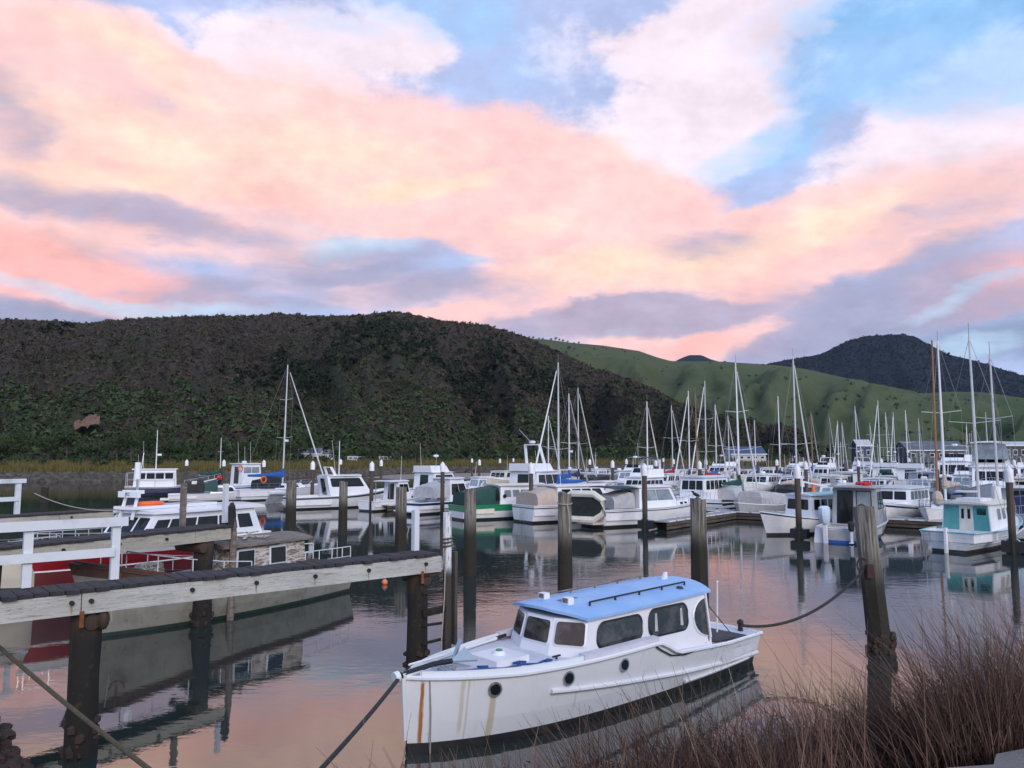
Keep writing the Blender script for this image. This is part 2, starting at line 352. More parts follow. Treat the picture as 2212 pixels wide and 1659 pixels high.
def text_mesh(body, size, name, m, parent, mtx, ext=.004):
    cu = bpy.data.curves.new('lettering', 'FONT'); cu.body = body; cu.size = size; cu.extrude = ext; cu.align_x = 'CENTER'; cu.align_y = 'CENTER'
    to = bpy.data.objects.new('lettering', cu); COL.objects.link(to)
    dg = bpy.context.evaluated_depsgraph_get(); me = bpy.data.meshes.new_from_object(to.evaluated_get(dg))
    bpy.data.objects.remove(to); bpy.data.curves.remove(cu)
    me.transform(mtx); me.materials.clear(); me.materials.append(MATS[m]); me.name = name
    o = bpy.data.objects.new(name, me); COL.objects.link(o); o.parent = parent; return o

# ------------------------------------------------------------------ numpy noise
_perm = RNG.permutation(512)
def _h(ix, iy): return _perm[(_perm[ix & 511] + iy) & 511] / 511.0
def vnoise(x, y):
    x = np.asarray(x, float); y = np.asarray(y, float)
    ix = np.floor(x).astype(int); iy = np.floor(y).astype(int); fx = x - ix; fy = y - iy
    fx = fx * fx * (3 - 2 * fx); fy = fy * fy * (3 - 2 * fy)
    return (_h(ix, iy) * (1 - fx) + _h(ix + 1, iy) * fx) * (1 - fy) + (_h(ix, iy + 1) * (1 - fx) + _h(ix + 1, iy + 1) * fx) * fy
def fbm(x, y, o=4):
    a = 0; amp = .5; tot = 0
    for i in range(o): a = a + vnoise(x * 2 ** i + 17 * i, y * 2 ** i + 5 * i) * amp; tot += amp; amp *= .5
    return a / tot
def structure(o): o['kind'] = 'structure'; return o
def stuff(o, label=None, cat=None):
    o['kind'] = 'stuff'
    if label: o['label'] = label; o['category'] = cat
    return o

# ------------------------------------------------------------------ ground sheet and water
def mk_ground():
    mat('earth', (.10, .085, .06), (.06, .055, .04), .05, .95, coord='World')
    o = MB().poly([(-5000, -800, -2.5), (5000, -800, -2.5), (5000, 5200, -2.5), (-5000, 5200, -2.5)]).build('ground', 'earth', smooth=0); structure(o)
mk_ground()
def mk_water():
    m = bpy.data.materials.new('harbour_water'); m.use_nodes = True; t = NT(m.node_tree); m.node_tree.nodes.clear()
    g = t.n('ShaderNodeNewGeometry').outputs['Position']
    big = t.noise(t.v('MULTIPLY', g, (.5, 1.3, 1)), .045, 3, .5).outputs['Fac']      # wind patches
    calm = t.step(big, .40, .66)
    r1 = t.noise(t.v('MULTIPLY', g, (.8, 1.5, 1)), 3.6, 3, .55, .3).outputs['Fac']
    r2 = t.noise(t.v('MULTIPLY', g, (.6, 1.2, 1)), .8, 3, .5, .4).outputs['Fac']
    r3 = t.noise(g, 14.0, 2, .5).outputs['Fac']
    h = t.m('MULTIPLY_ADD', r2, 2.4, t.m('MULTIPLY_ADD', r3, .12, r1))
    amp = t.m('MULTIPLY_ADD', calm, .0030, .0010)
    b = t.n('ShaderNodeBump', {'Height': h, 'Strength': 1.0, 'Distance': amp}).outputs[0]
    fr = t.n('ShaderNodeFresnel', {'IOR': 3.05, 'Normal': b}).outputs[0]
    dif = t.n('ShaderNodeBsdfDiffuse', {'Color': (.024, .036, .034, 1)})
    gl = t.n('ShaderNodeBsdfGlossy', {'Color': (.97, .94, .92, 1), 'Roughness': .025, 'Normal': b})
    mx = t.n('ShaderNodeMixShader', {0: fr, 1: dif.outputs[0], 2: gl.outputs[0]})
    t.n('ShaderNodeOutputMaterial', {'Surface': mx.outputs[0]})
    MATS['water'] = m
    o = MB().poly([(-900, -60, 0), (900, -60, 0), (900, 700, 0), (-900, 700, 0)]).build('water', 'water', smooth=0); structure(o)
mk_water()

# ------------------------------------------------------------------ hills
def fan(name, ridge, Yr, Yf, p0, p1, nu, nv, m, gully, gfreq, back=.35, zf=1.2, power=1.0, seed=0, slant=.0):
    px = np.linspace(p0, p1, nu); vv = np.concatenate([np.linspace(0, 1, nv), 1 + back * np.linspace(.1, 1, 8)])
    ry = np.interp(px, [a for a, b in ridge], [b for a, b in ridge])
    yr = np.interp(px, [a for a, b in Yr], [b for a, b in Yr]); yf = np.interp(px, [a for a, b in Yf], [b for a, b in Yf])
    x_ = (px - 1106) / FPX; y_ = (829.5 - ry) / FPX
    d1 = _c - y_ * _s; H = EYE + (_s + y_ * _c) / d1 * yr; kx = x_ / d1    # kx: lateral slope of the column
    PX, V = np.meshgrid(px, vv, indexing='ij')
    Y = yf[:, None] + (yr - yf)[:, None] * V
    X = kx[:, None] * Y
    Vc = np.minimum(V, 1)
    Z = zf + (H[:, None] - zf) * Vc ** power
    wob = fbm(V * 3 + seed, PX / 300, 3)
    rid = fbm(PX / gfreq + seed + (wob - .5) * 1.2 + slant * V, V * 1.1 + seed, 4); rid = 1 - np.abs(2 * rid - 1) * 1.8
    env = np.sin(np.pi * np.clip(Vc, 0, 1) ** .8) ** 1.2
    Z = Z + gully * env * (rid - .55) + gully * .12 * env * (fbm(X / 16, Y / 16, 3) - .5)
    over = np.clip(V - 1, 0, None); Z = Z - over * (H[:, None] - zf) * .9
    n2 = len(vv); verts = np.stack([X, Y, Z], -1).reshape(-1, 3)
    i, j = np.meshgrid(np.arange(nu - 1), np.arange(n2 - 1), indexing='ij'); a = (i * n2 + j).ravel()
    o = np_mesh(name, verts, np.stack([a, a + n2, a + n2 + 1, a + 1], -1), m, True, 4); structure(o)
    def sample(u, v):        # u, v arrays in 0..1 -> points on the slope
        fu = u * (nu - 1); fv = v * (nv - 1); iu = np.clip(fu.astype(int), 0, nu - 2); iv = np.clip(fv.astype(int), 0, n2 - 2)
        du = (fu - iu)[:, None]; dv = (fv - iv)[:, None]; G = verts.reshape(nu, n2, 3)
        return (G[iu, iv] * (1 - du) + G[iu + 1, iv] * du) * (1 - dv) + (G[iu, iv + 1] * (1 - du) + G[iu + 1, iv + 1] * du) * dv
    return o, sample
def veg_mat(name, ca, cb, cc, sc, thr=(.42, .6)):
    m = bpy.data.materials.new(name); m.use_nodes = True; t = NT(m.node_tree); bs = m.node_tree.nodes['Principled BSDF']
    bs.inputs['Roughness'].default_value = .9; bs.inputs['Specular IOR Level'].default_value = .15
    g = t.n('ShaderNodeNewGeometry').outputs['Position']; zc = t.n('ShaderNodeSeparateXYZ', {0: g}).outputs[2]
    n1 = t.noise(g, sc, 5, .6).outputs['Fac']; n2 = t.noise(g, sc * 7, 4, .6).outputs['Fac']
    up = t.m('MULTIPLY_ADD', t.m('MULTIPLY', zc, 1 / 150.0), .28, t.m('SUBTRACT', n1, .09))
    col = t.mix(t.step(up, *thr), ca, cb)
    col = t.mix(t.m('MULTIPLY', t.step(n2, .55, .75), .6), col, cc)
    at = t.n('ShaderNodeAttribute', attribute_name='tint').outputs['Fac']
    sc_ = t.n('ShaderNodeVectorMath', {0: col, 'Scale': t.m('MULTIPLY_ADD', at, .55, .72)}, operation='SCALE').outputs[0]
    m.node_tree.links.new(sc_, bs.inputs['Base Color']); MATS[name] = m
veg_mat('scrub', (.041, .044, .024), (.056, .046, .033), (.050, .050, .026), .013, (.36, .56))
veg_mat('hill_earth', (.038, .043, .023), (.052, .041, .032), (.038, .035, .024), .013, (.36, .56))
veg_mat('bush_green', (.040, .062, .026), (.050, .070, .030), (.085, .10, .042), .05)
veg_mat('forest_far', (.014, .019, .024), (.016, .020, .026), (.022, .026, .026), .004)
veg_mat('pasture', (.058, .094, .030), (.095, .116, .046), (.150, .132, .082), .006, (.35, .62))
ICO = None
def ico_base():
    p = (1 + 5 ** .5) / 2
    v = np.array([(-1, p, 0), (1, p, 0), (-1, -p, 0), (1, -p, 0), (0, -1, p), (0, 1, p), (0, -1, -p), (0, 1, -p), (p, 0, -1), (p, 0, 1), (-p, 0, -1), (-p, 0, 1)]) / (1 + p * p) ** .5
    f = np.array([(0, 11, 5), (0, 5, 1), (0, 1, 7), (0, 7, 10), (0, 10, 11), (1, 5, 9), (5, 11, 4), (11, 10, 2), (10, 7, 6), (7, 1, 8), (3, 9, 4), (3, 4, 2), (3, 2, 6), (3, 6, 8), (3, 8, 9), (4, 9, 5), (2, 4, 11), (6, 2, 10), (8, 6, 7), (9, 8, 1)])
    return v, f
def bushes(name, pts, rad, m, squash=.75, tint=None, jit=.35):
    v, f = ico_base(); n = len(pts)
    sc = rad[:, None, None] * (1 + RNG.uniform(-jit, jit, (n, 12, 1))) * np.array([1, 1, squash])
    ang = RNG.uniform(0, 6.28, n); ca, sa = np.cos(ang)[:, None], np.sin(ang)[:, None]
    vx = v[None, :, 0] * ca - v[None, :, 1] * sa; vy = v[None, :, 0] * sa + v[None, :, 1] * ca
    V = np.stack([vx, vy, np.broadcast_to(v[None, :, 2], vx.shape)], -1) * sc + pts[:, None, :]
    F = f[None] + (np.arange(n) * 12)[:, None, None]
    t = RNG.uniform(0, 1, n) if tint is None else tint
    return np_mesh(name, V.reshape(-1, 3), F.reshape(-1, 3), m, False, 3, np.repeat(t, 12))
def leafy(name, pts, rad, m, per=7, squash=.8, tint=None, size=.75):
    n = len(pts); c = np.repeat(pts, per, 0); rr = np.repeat(rad, per); N = n * per
    d = RNG.normal(0, 1, (N, 3)); d /= np.linalg.norm(d, axis=1)[:, None]; d[:, 2] = np.abs(d[:, 2]) * squash; c = c + d * (rr * RNG.uniform(.15, .95, N))[:, None]
    a = RNG.normal(0, 1, (N, 3)); a /= np.linalg.norm(a, axis=1)[:, None]; b = np.cross(a, d); b /= np.linalg.norm(b, axis=1)[:, None] + 1e-6
    a = np.cross(b, d) + RNG.normal(0, .35, (N, 3)); k = (rr * size * RNG.uniform(.5, 1.1, N))[:, None]
    V = np.stack([c - a * k * .6 - b * k * .5, c + b * k * .75, c + a * k * .8 - b * k * .2], 1).reshape(-1, 3)
    t = RNG.uniform(0, 1, n) if tint is None else tint
    t = np.clip(np.repeat(t, per) + RNG.uniform(-.25, .25, N), 0, 1)
    return np_mesh(name, V, np.arange(3 * N).reshape(-1, 3), m, False, 3, np.repeat(t, 3))
RIDGE_A = [(-600, 720), (-300, 702), (0, 692), (100, 694), (185, 701), (230, 693), (330, 687), (440, 684), (560, 682), (600, 677), (680, 684), (790, 681), (830, 674), (880, 677), (950, 693), (1050, 703), (1140, 728), (1200, 757), (1280, 795), (1350, 817), (1420, 846), (1480, 878), (1560, 905), (1640, 935), (1720, 962), (1800, 984)]
SHORE = [(-900, 112), (-300, 120), (0, 131), (400, 141), (600, 152), (800, 178), (900, 192), (1100, 215), (1400, 250), (1800, 262), (3200, 262)]
def shoreY(px): return np.interp(px, [a for a, b in SHORE], [b for a, b in SHORE])
hillA, sampA = fan('brown_hill', RIDGE_A, [(-600, 760), (900, 760), (1140, 700), (1800, 480)], [(a, b + 52) for a, b in SHORE], -600, 1800, 300, 120, 'hill_earth', 28, 120, seed=3, slant=.8)
RIDGE_B = [(900, 760), (1140, 731), (1180, 733), (1240, 741), (1300, 746), (1380, 758), (1420, 772), (1450, 780), (1560, 781), (1680, 789), (1740, 797), (1850, 822), (1920, 838), (1990, 850), (2060, 846), (2130, 848), (2212, 860), (2500, 885), (3000, 900)]
hillB, sampB = fan('green_hill', RIDGE_B, [(900, 1250), (1500, 1300), (1900, 1100), (2200, 900), (3000, 800)], [(900, 560), (1700, 360), (3000, 330)], 900, 3000, 220, 90, 'pasture', 42, 130, seed=11, slant=-1.2)
hillC, sampC = fan('dark_mountain', [(1500, 800), (1640, 790), (1700, 777), (1770, 766), (1800, 752), (1830, 737), (1870, 726), (1910, 724), (1950, 722), (1980, 728), (2000, 741), (2050, 766), (2110, 780), (2160, 796), (2212, 812), (2500, 850), (2900, 900)], [(1500, 2700), (2900, 2500)], [(1500, 1900), (2900, 1700)], 1500, 2900, 160, 70, 'forest_far', 60, 110, seed=21, zf=20)
hillD, sampD = fan('distant_peak', [(1400, 800), (1455, 782), (1475, 772), (1490, 767), (1515, 767), (1535, 776), (1560, 783), (1620, 800)], [(1400, 4200), (1620, 4200)], [(1400, 3500), (1620, 3500)], 1400, 1620, 40, 20, 'forest_far', 30, 60, seed=5, zf=40)
def scatter(samp, n, vlo, vhi, pw, umin=0, umax=1):
    u = RNG.uniform(umin, umax, n); v = vlo + (vhi - vlo) * RNG.uniform(0, 1, n) ** pw
    return samp(u, v), v
pts, vv = scatter(sampA, 52000, .01, 1.0, 1.1)
rad = (.55 + pts[:, 1] * .0021) * RNG.uniform(.45, 1.5, len(pts)) * np.where(RNG.uniform(0, 1, len(pts)) < .06, 1.8, 1)
stuff(leafy('hillside_scrub', pts, rad, 'scrub', 6, .7), 'low brown and green scrub covering the hillside', 'scrub')
pts, vv = scatter(sampA, 2600, .0, .17, 1.0)
rad = RNG.uniform(1.2, 3.2, len(pts))
stuff(leafy('hill_foot_thicket', pts, rad, 'bush_green', 26, 1.0, None, .4), 'dense dark green thicket along the foot of the hill', 'thicket')
# dark trees in the gullies of the brown hill
pts = []
for (gu, gv, su, sv, n) in ((.612, .78, .012, .03, 90), (.58, .60, .02, .06, 160), (.60, .45, .02, .06, 160), (.30, .66, .01, .03, 30), (.52, .33, .03, .05, 200), (.74, .55, .03, .10, 240), (.68, .35, .03, .08, 240)):
    u = np.clip(RNG.normal(gu, su, n), 0, 1); v = np.clip(RNG.normal(gv, sv, n), .02, .97); pts.append(sampA(u, v))
pts = np.concatenate(pts); rad = RNG.uniform(2.2, 5.0, len(pts)); pts[:, 2] += rad * .4
veg_mat('gully_green', (.014, .022, .012), (.018, .026, .014), (.024, .030, .016), .05)
stuff(leafy('gully_trees', pts, rad * .8, 'gully_green', 22, 1.0, None, .45), 'dark tree clumps growing in the gullies of the brown hill', 'trees')
pts, vv = scatter(sampC, 14000, .05, 1.0, .8); rad = RNG.uniform(4, 8, len(pts))
stuff(leafy('mountain_forest', pts, rad, 'forest_far', 4, .8, None, .9), 'dark forest covering the far mountain', 'forest')
# scattered bushes on the green hill
pts, vv = scatter(sampB, 260, .03, .95, 1.0, .12, .75); rad = RNG.uniform(1.0, 3.4, len(pts)); pts[:, 2] += rad * .3
stuff(leafy('pasture_bushes', pts, rad, 'bush_green', 14, 1.0, None, .5), 'small dark bushes dotted over the green hill', 'bushes')

# ------------------------------------------------------------------ far shore
def mk_shore():
    px = np.linspace(-900, 3200, 200); offs = np.array([-6, 0, 2.5, 6, 14, 40, 62, 140]); zs = np.array([-.8, -.05, .8, 1.5, 1.9, 2.2, 2.4, 2.6])
    PX, O = np.meshgrid(px, offs, indexing='ij'); Zg = np.broadcast_to(zs, PX.shape).copy()
    Y = shoreY(PX) + O + (fbm(PX / 37, O * 0, 3) - .5) * 5; X = (PX - 1106) / FPX * Y; Zg = Zg + (fbm(X / 6, Y / 6, 3) - .5) * .5
    verts = np.stack([X, Y, Zg], -1).reshape(-1, 3); n2 = len(offs)
    i, j = np.meshgrid(np.arange(len(px) - 1), np.arange(n2 - 1), indexing='ij'); a = (i * n2 + j).ravel()
    mat('shore_earth', (.085, .07, .045), (.055, .048, .032), .5, .95, coord='World')
    structure(np_mesh('far_shore', verts, np.stack([a, a + n2, a + n2 + 1, a + 1], -1), 'shore_earth', True, 4))
    # tidal mud
    mat('mud', (.19, .165, .155), (.13, .115, .105), .8, .5, coord='World')
    pts = [(-30, 158, .03), (-22, 149, .03), (-5, 152, .03), (14, 168, .03), (24, 200, .03), (10, 215, .03), (-28, 190, .03)]
    structure(MB().poly(pts).build('mudflat', 'mud', smooth=0))
    # boulders of the sea wall
    n = 5200; q = RNG.uniform(-500, 1500, n); o = RNG.uniform(-1.0, 4.5, n); y = shoreY(q) + o; x = (q - 1106) / FPX * y
    z = np.interp(o, offs, zs) + .15
    veg_mat('riprap', (.085, .075, .062), (.12, .105, .09), (.05, .045, .038), .6)
    stuff(bushes('sea_wall_boulders', np.stack([x, y, z], -1), RNG.uniform(.25, .7, n), 'riprap', .7), 'broken grey boulders lining the far shore', 'boulders')
    # rushes
    n = 26000; q = RNG.uniform(-500, 1750, n); o = 4.5 + 34 * RNG.uniform(0, 1, n) ** 1.5; y = shoreY(q) + o; x = (q - 1106) / FPX * y; z = np.interp(o, offs, zs)
    hgt = RNG.uniform(.7, 1.7, n) * (.6 + .8 * fbm(x / 9, y / 9, 3)); lx = RNG.normal(0, .25, n); wd = RNG.uniform(.12, .3, n)
    A = np.stack([x - wd, y, z - .1], -1); B = np.stack([x + wd, y + RNG.normal(0, .2, n), z - .1], -1); C = np.stack([x + lx, y + RNG.normal(0, .2, n), z + hgt], -1)
    V = np.stack([A, B, C], 1).reshape(-1, 3)
    veg_mat('rushes', (.115, .098, .036), (.12, .10, .042), (.085, .095, .034), .06)
    stuff(np_mesh('rushes', V, np.arange(3 * n).reshape(-1, 3), 'rushes', False, 3, np.repeat(RNG.uniform(.1, .9, n), 3)), 'yellow-brown rushes along the far shore', 'rushes')
    # low bushes among the rushes
    n = 210; q = RNG.uniform(-400, 1700, n); o = RNG.uniform(9, 40, n); y = shoreY(q) + o; x = (q - 1106) / FPX * y
    rad = RNG.uniform(.6, 1.7, n); c = []; rr = []
    for i in range(n):
        for k in range(14):
            dd = RNG.normal(0, .5, 3) * rad[i]; c.append((x[i] + dd[0], y[i] + dd[1], 2.0 + rad[i] * .5 + abs(dd[2]))); rr.append(rad[i] * RNG.uniform(.25, .5))
    stuff(leafy('shore_bushes', np.array(c), np.array(rr) * 1.3, 'bush_green', 9, 1.0, None, .5), 'low green bushes among the rushes', 'bushes')
mk_shore()
# trees at the foot of the hill and on the skyline: trunk, limbs and a crown of leaf clumps
def tree_proto(h, wd, seed, m='bush_green', leaf=.32, n=900):
    rg = np.random.default_rng(seed); rr = random.Random(seed)
    tm = MB(); top = h * .62; pts_ = [(0, 0, -.3), (rr.uniform(-.1, .1), 0, h * .25), (rr.uniform(-.3, .3), rr.uniform(-.3, .3), top)]
    tm.tube(pts_, [h * .03, h * .024, h * .008], 6)
    cl = []
    for k in range(7):
        a = rr.uniform(0, 6.28); zb = rr.uniform(.22, .5) * h; e = Vector((math.cos(a) * wd * rr.uniform(.4, .8), math.sin(a) * wd * rr.uniform(.4, .8), zb + h * rr.uniform(.12, .38)))
        tm.tube([(0, 0, zb), e * .5 + Vector((0, 0, zb * .5 + h * .05)), e], [h * .012, h * .008, h * .003], 4); cl.append((e, wd * rr.uniform(.32, .55)))
    cl.append((Vector((0, 0, h * .75)), wd * .6)); cl.append((Vector((wd * .2, 0, h * .86)), wd * .34)); cl.append((Vector((-wd * .3, .2, h * .68)), wd * .45))
    V = []; T = []
    per = n // len(cl)
    for c_, r_ in cl:
        d = rg.normal(0, 1, (per, 3)); d /= np.linalg.norm(d, axis=1)[:, None]; d *= (r_ * rg.uniform(.45, 1.08, per) ** .6)[:, None]; d[:, 2] *= .75
        c3 = d + np.array(c_); a = rg.normal(0, 1, (per, 3)) * leaf; b = rg.normal(0, 1, (per, 3)) * leaf
        V.append(np.stack([c3 - a * .6, c3 + b * .7, c3 + a * .7 - b * .3], 1)); tt = rg.uniform(0, 1) * .4 + .1; T.append(np.repeat(rg.uniform(tt, tt + .5, per), 3))
    V = np.concatenate(V).reshape(-1, 3); T = np.concatenate(T)
    root = thing('tree', 'tree', 'tree'); tm.build('trunk', 'stone_dark', root)
    cr = np_mesh('crown', V, np.arange(len(V)).reshape(-1, 3), m, False, 3, T); cr.parent = root
    return root
PROTO = [tree_proto(9, 3.8, 1), tree_proto(11, 4.4, 2), tree_proto(7, 3.6, 3), tree_proto(10, 3.0, 4)]
_used = [False] * 4
def plant(i, loc, s, label, group, rz):
    if not _used[i]: r = PROTO[i]; _used[i] = True
    else: r = copy_tree(PROTO[i])
    r.location = loc; r.scale = (s, s, s * random.uniform(.8, 1.1)); r.rotation_euler = (0, 0, rz); tag(r, label, 'tree', group); return r
for k in range(58):
    q = -120 + k * 31 + random.uniform(-14, 14); Y = float(shoreY(q)) + random.uniform(40, 58)
    if q < 700: s = random.uniform(.65, 1.0)
    else: s = random.uniform(.4, .7)
    plant(random.randrange(4), ((q - 1106) / FPX * Y, Y, 2.2), s, 'leafy dark green tree in the belt along the foot of the brown hill', 'trees along the foot of the hill', random.uniform(0, 6))
for q, yy, s in ((1152, 729, .8), (1164, 730, .6), (1173, 731, .7), (1190, 733, .85), (1200, 734, .8), (1208, 735, .7), (1216, 736, .8), (1226, 738, .55), (1240, 740, .6), (1250, 741, .7), (1268, 743, .35)):
    Y = 1238; p = PD(q, yy + 3, Y); plant(random.randrange(4), (p.x, Y, p.z - 1.0), s * .9, 'small dark tree on the skyline where the green hill meets the brown one', 'trees on the ridge of the green hill', random.uniform(0, 6))
for q, yy, s, lab in ((596, 679, .55, 'lone round bush breaking the skyline of the brown hill'), (1535, 795, .0, '')):
    if s:
        Y = 758; p = PD(q, yy + 3, Y); plant(2, (p.x, Y, p.z - .8), s, lab, None, 1)
pB = sampB(np.array([(1723 - 900) / 2100.]), np.array([.93]))[0]
plant(0, tuple(pB - np.array([0, 0, .5])), 1.4, 'single dark round tree standing on the green slope', None, 0)
pB = sampB(np.array([(1228 - 900) / 2100.]), np.array([.80]))[0]
plant(1, tuple(pB - np.array([0, 0, .5])), .9, 'solitary dark tree on the pale green shoulder of the hill', None, 0)
# clay slip on the brown hill
def mk_slip():
    mat('clay', (.20, .105, .06), (.12, .06, .035), .9, .95, coord='World', bump=.5, bscale=2)
    u0, u1 = (184 + 600) / 2400., (238 + 600) / 2400.; us = np.linspace(u0, u1, 12); rows = []
    for j in range(7):
        v = .047 + .020 * j / 6 * (1 - .3 * np.abs(np.linspace(-1, 1, 12)) ** 2); p = sampA(us, v); p[:, 2] += 2.8 + RNG.uniform(-.5, .5, 12); p[:, 1] -= 3.0; rows.append([tuple(a) for a in p])
    mb = MB(); mb.loft(rows, closed=False, caps=False); o = mb.build('clay_slip', 'clay'); structure(o)
mk_slip()

# ------------------------------------------------------------------ far buildings and vans
mat('shed_wall', (.07, .08, .095), (.055, .065, .08), .6, .7); mat('shed_roof', (.10, .115, .135), (.08, .09, .105), .6, .5)
mat('navy_wall', (.02, .035, .08), None, 1, .6); mat('dark_wall', (.035, .037, .04), None, 1, .6); mat('blue_roofing', (.03, .06, .13), None, 1, .5)
def shed(name, label, px0, px1, ytop, Y, wall, roofm, eave=.6, ridge=.4, depth=10, nwin=4, door=True):
    x0, x1 = XD(px0, Y), XD(px1, Y); zt = PD(1106, ytop, Y).z; zb = 2.3; L = x1 - x0; zw = lerp(zb, zt, eave)
    r = thing(name, label, 'building', ((x0 + x1) / 2, Y, zb))
    h = zw - zb; MB().box((0, depth / 2, h / 2 - .1), (L, depth, h + .2)).build('wall', wall, r, smooth=0)
    H = zt - zb; o = .35
    mb = MB(); pr = [(-L / 2 - o, -o, h), (L / 2 + o, -o, h), (L / 2 + o, depth / 2, H), (-L / 2 - o, depth / 2, H)]
    mb.prism(pr, (0, 0, .12)); mb.prism([(-L / 2 - o, depth + o, h), (-L / 2 - o, depth / 2, H), (L / 2 + o, depth / 2, H), (L / 2 + o, depth + o, h)], (0, 0, .12)); mb.build('roof', roofm, r, smooth=0)
    MB().prism([(-L / 2, 0, h), (-L / 2, depth, h), (-L / 2, depth / 2, H)], (.15, 0, 0)).build('gable', wall, r, smooth=0)
    MB().prism([(L / 2, 0, h), (L / 2, depth, h), (L / 2, depth / 2, H)], (-.15, 0, 0)).build('gable', wall, r, smooth=0)
    MB().box((0, -o - .06, h + .05), (L + 2 * o, .08, .3)).build('gutter', 'white_paint', r, smooth=0)
    for k in range(nwin):
        xx = -L / 2 + L * (k + .5) / nwin
        wn = MB().box((xx, -.03, h * .6), (L / nwin * .5, .08, h * .34)).build('window', 'white_paint', r, smooth=0)
        MB().box((xx, -.08, h * .6), (L / nwin * .42, .04, h * .27)).build('pane', 'glass', wn, smooth=0)
    if door: MB().box((-L / 2 + L * .06 + .5, -.04, 1.0), (1.0, .1, 2.0)).build('door', 'dark_wall', r, smooth=0)
    return r
shed('boat_shed', 'long grey-roofed boat shed beyond the marina at the foot of the green hill', 1958, 2082, 953, 272, 'shed_wall', 'shed_roof', .55, nwin=6)
shed('waterfront_building', 'dark flat-looking building with pale eaves beside the grey boat shed', 2164, 2300, 954, 262, 'dark_wall', 'deck_grey', .8, nwin=8)
shed('marina_office', 'white building with blue roof behind the masts below the brown spur', 1578, 1652, 965, 270, 'deck_grey', 'blue_roofing', .5, nwin=5)
shed('lookout_hut', 'small navy lookout hut with pale roof above the far boats', 1850, 1880, 950, 266, 'navy_wall', 'deck_grey', .72, depth=5, nwin=2)
shed('waterside_house', 'low pale house among trees at the foot of the brown hill', 632, 690, 968, 228, 'cream_paint', 'shed_roof', .6, depth=7, nwin=4)
shed('shore_cottage', 'small cream cottage with grey roof beside the low pale house', 700, 732, 972, 232, 'white_paint', 'shed_roof', .6, depth=6, nwin=2)
def van(px, Y, label, m, L=5.2):
    zb = 2.25; r = thing('parked_van', label, 'van', (XD(px, Y), Y, zb), random.uniform(-.2, .2), 'vans parked on the far shore')
    prof = [(-L / 2, .35), (L / 2, .35), (L / 2, 1.0), (L / 2 - .8, 1.15), (L / 2 - 1.5, 2.1), (-L / 2, 2.15)]
    MB().prism([(x, -.95, z) for x, z in prof], (0, 1.9, 0)).build('body', m, r, smooth=0)
    for sx in (-L * .3, L * .3):
        for sy in (-.9, .9): MB().tube([(sx, sy - .1, .35), (sx, sy + .1, .35)], .35, 10).build('wheel', 'black_rubber', r)
    for k in range(3): MB().box((-L * .32 + k * 1.35, -.96, 1.6), (.95, .03, .34)).build('window', 'glass', r, smooth=0)
    MB().poly([(L / 2 - .83, -.8, 1.2), (L / 2 - .83, .8, 1.2), (L / 2 - 1.43, .8, 2.0), (L / 2 - 1.43, -.8, 2.0)]).build('windscreen', 'glass', r, smooth=0)
van(772, 226, 'pale van parked among rushes below the brown hill', 'deck_grey'); van(800, 230, 'dark grey van parked beside a pale van on the far shore', 'shed_wall')
van(838, 232, 'cream van parked on its own on the far shore', 'cream_paint', 4.6)

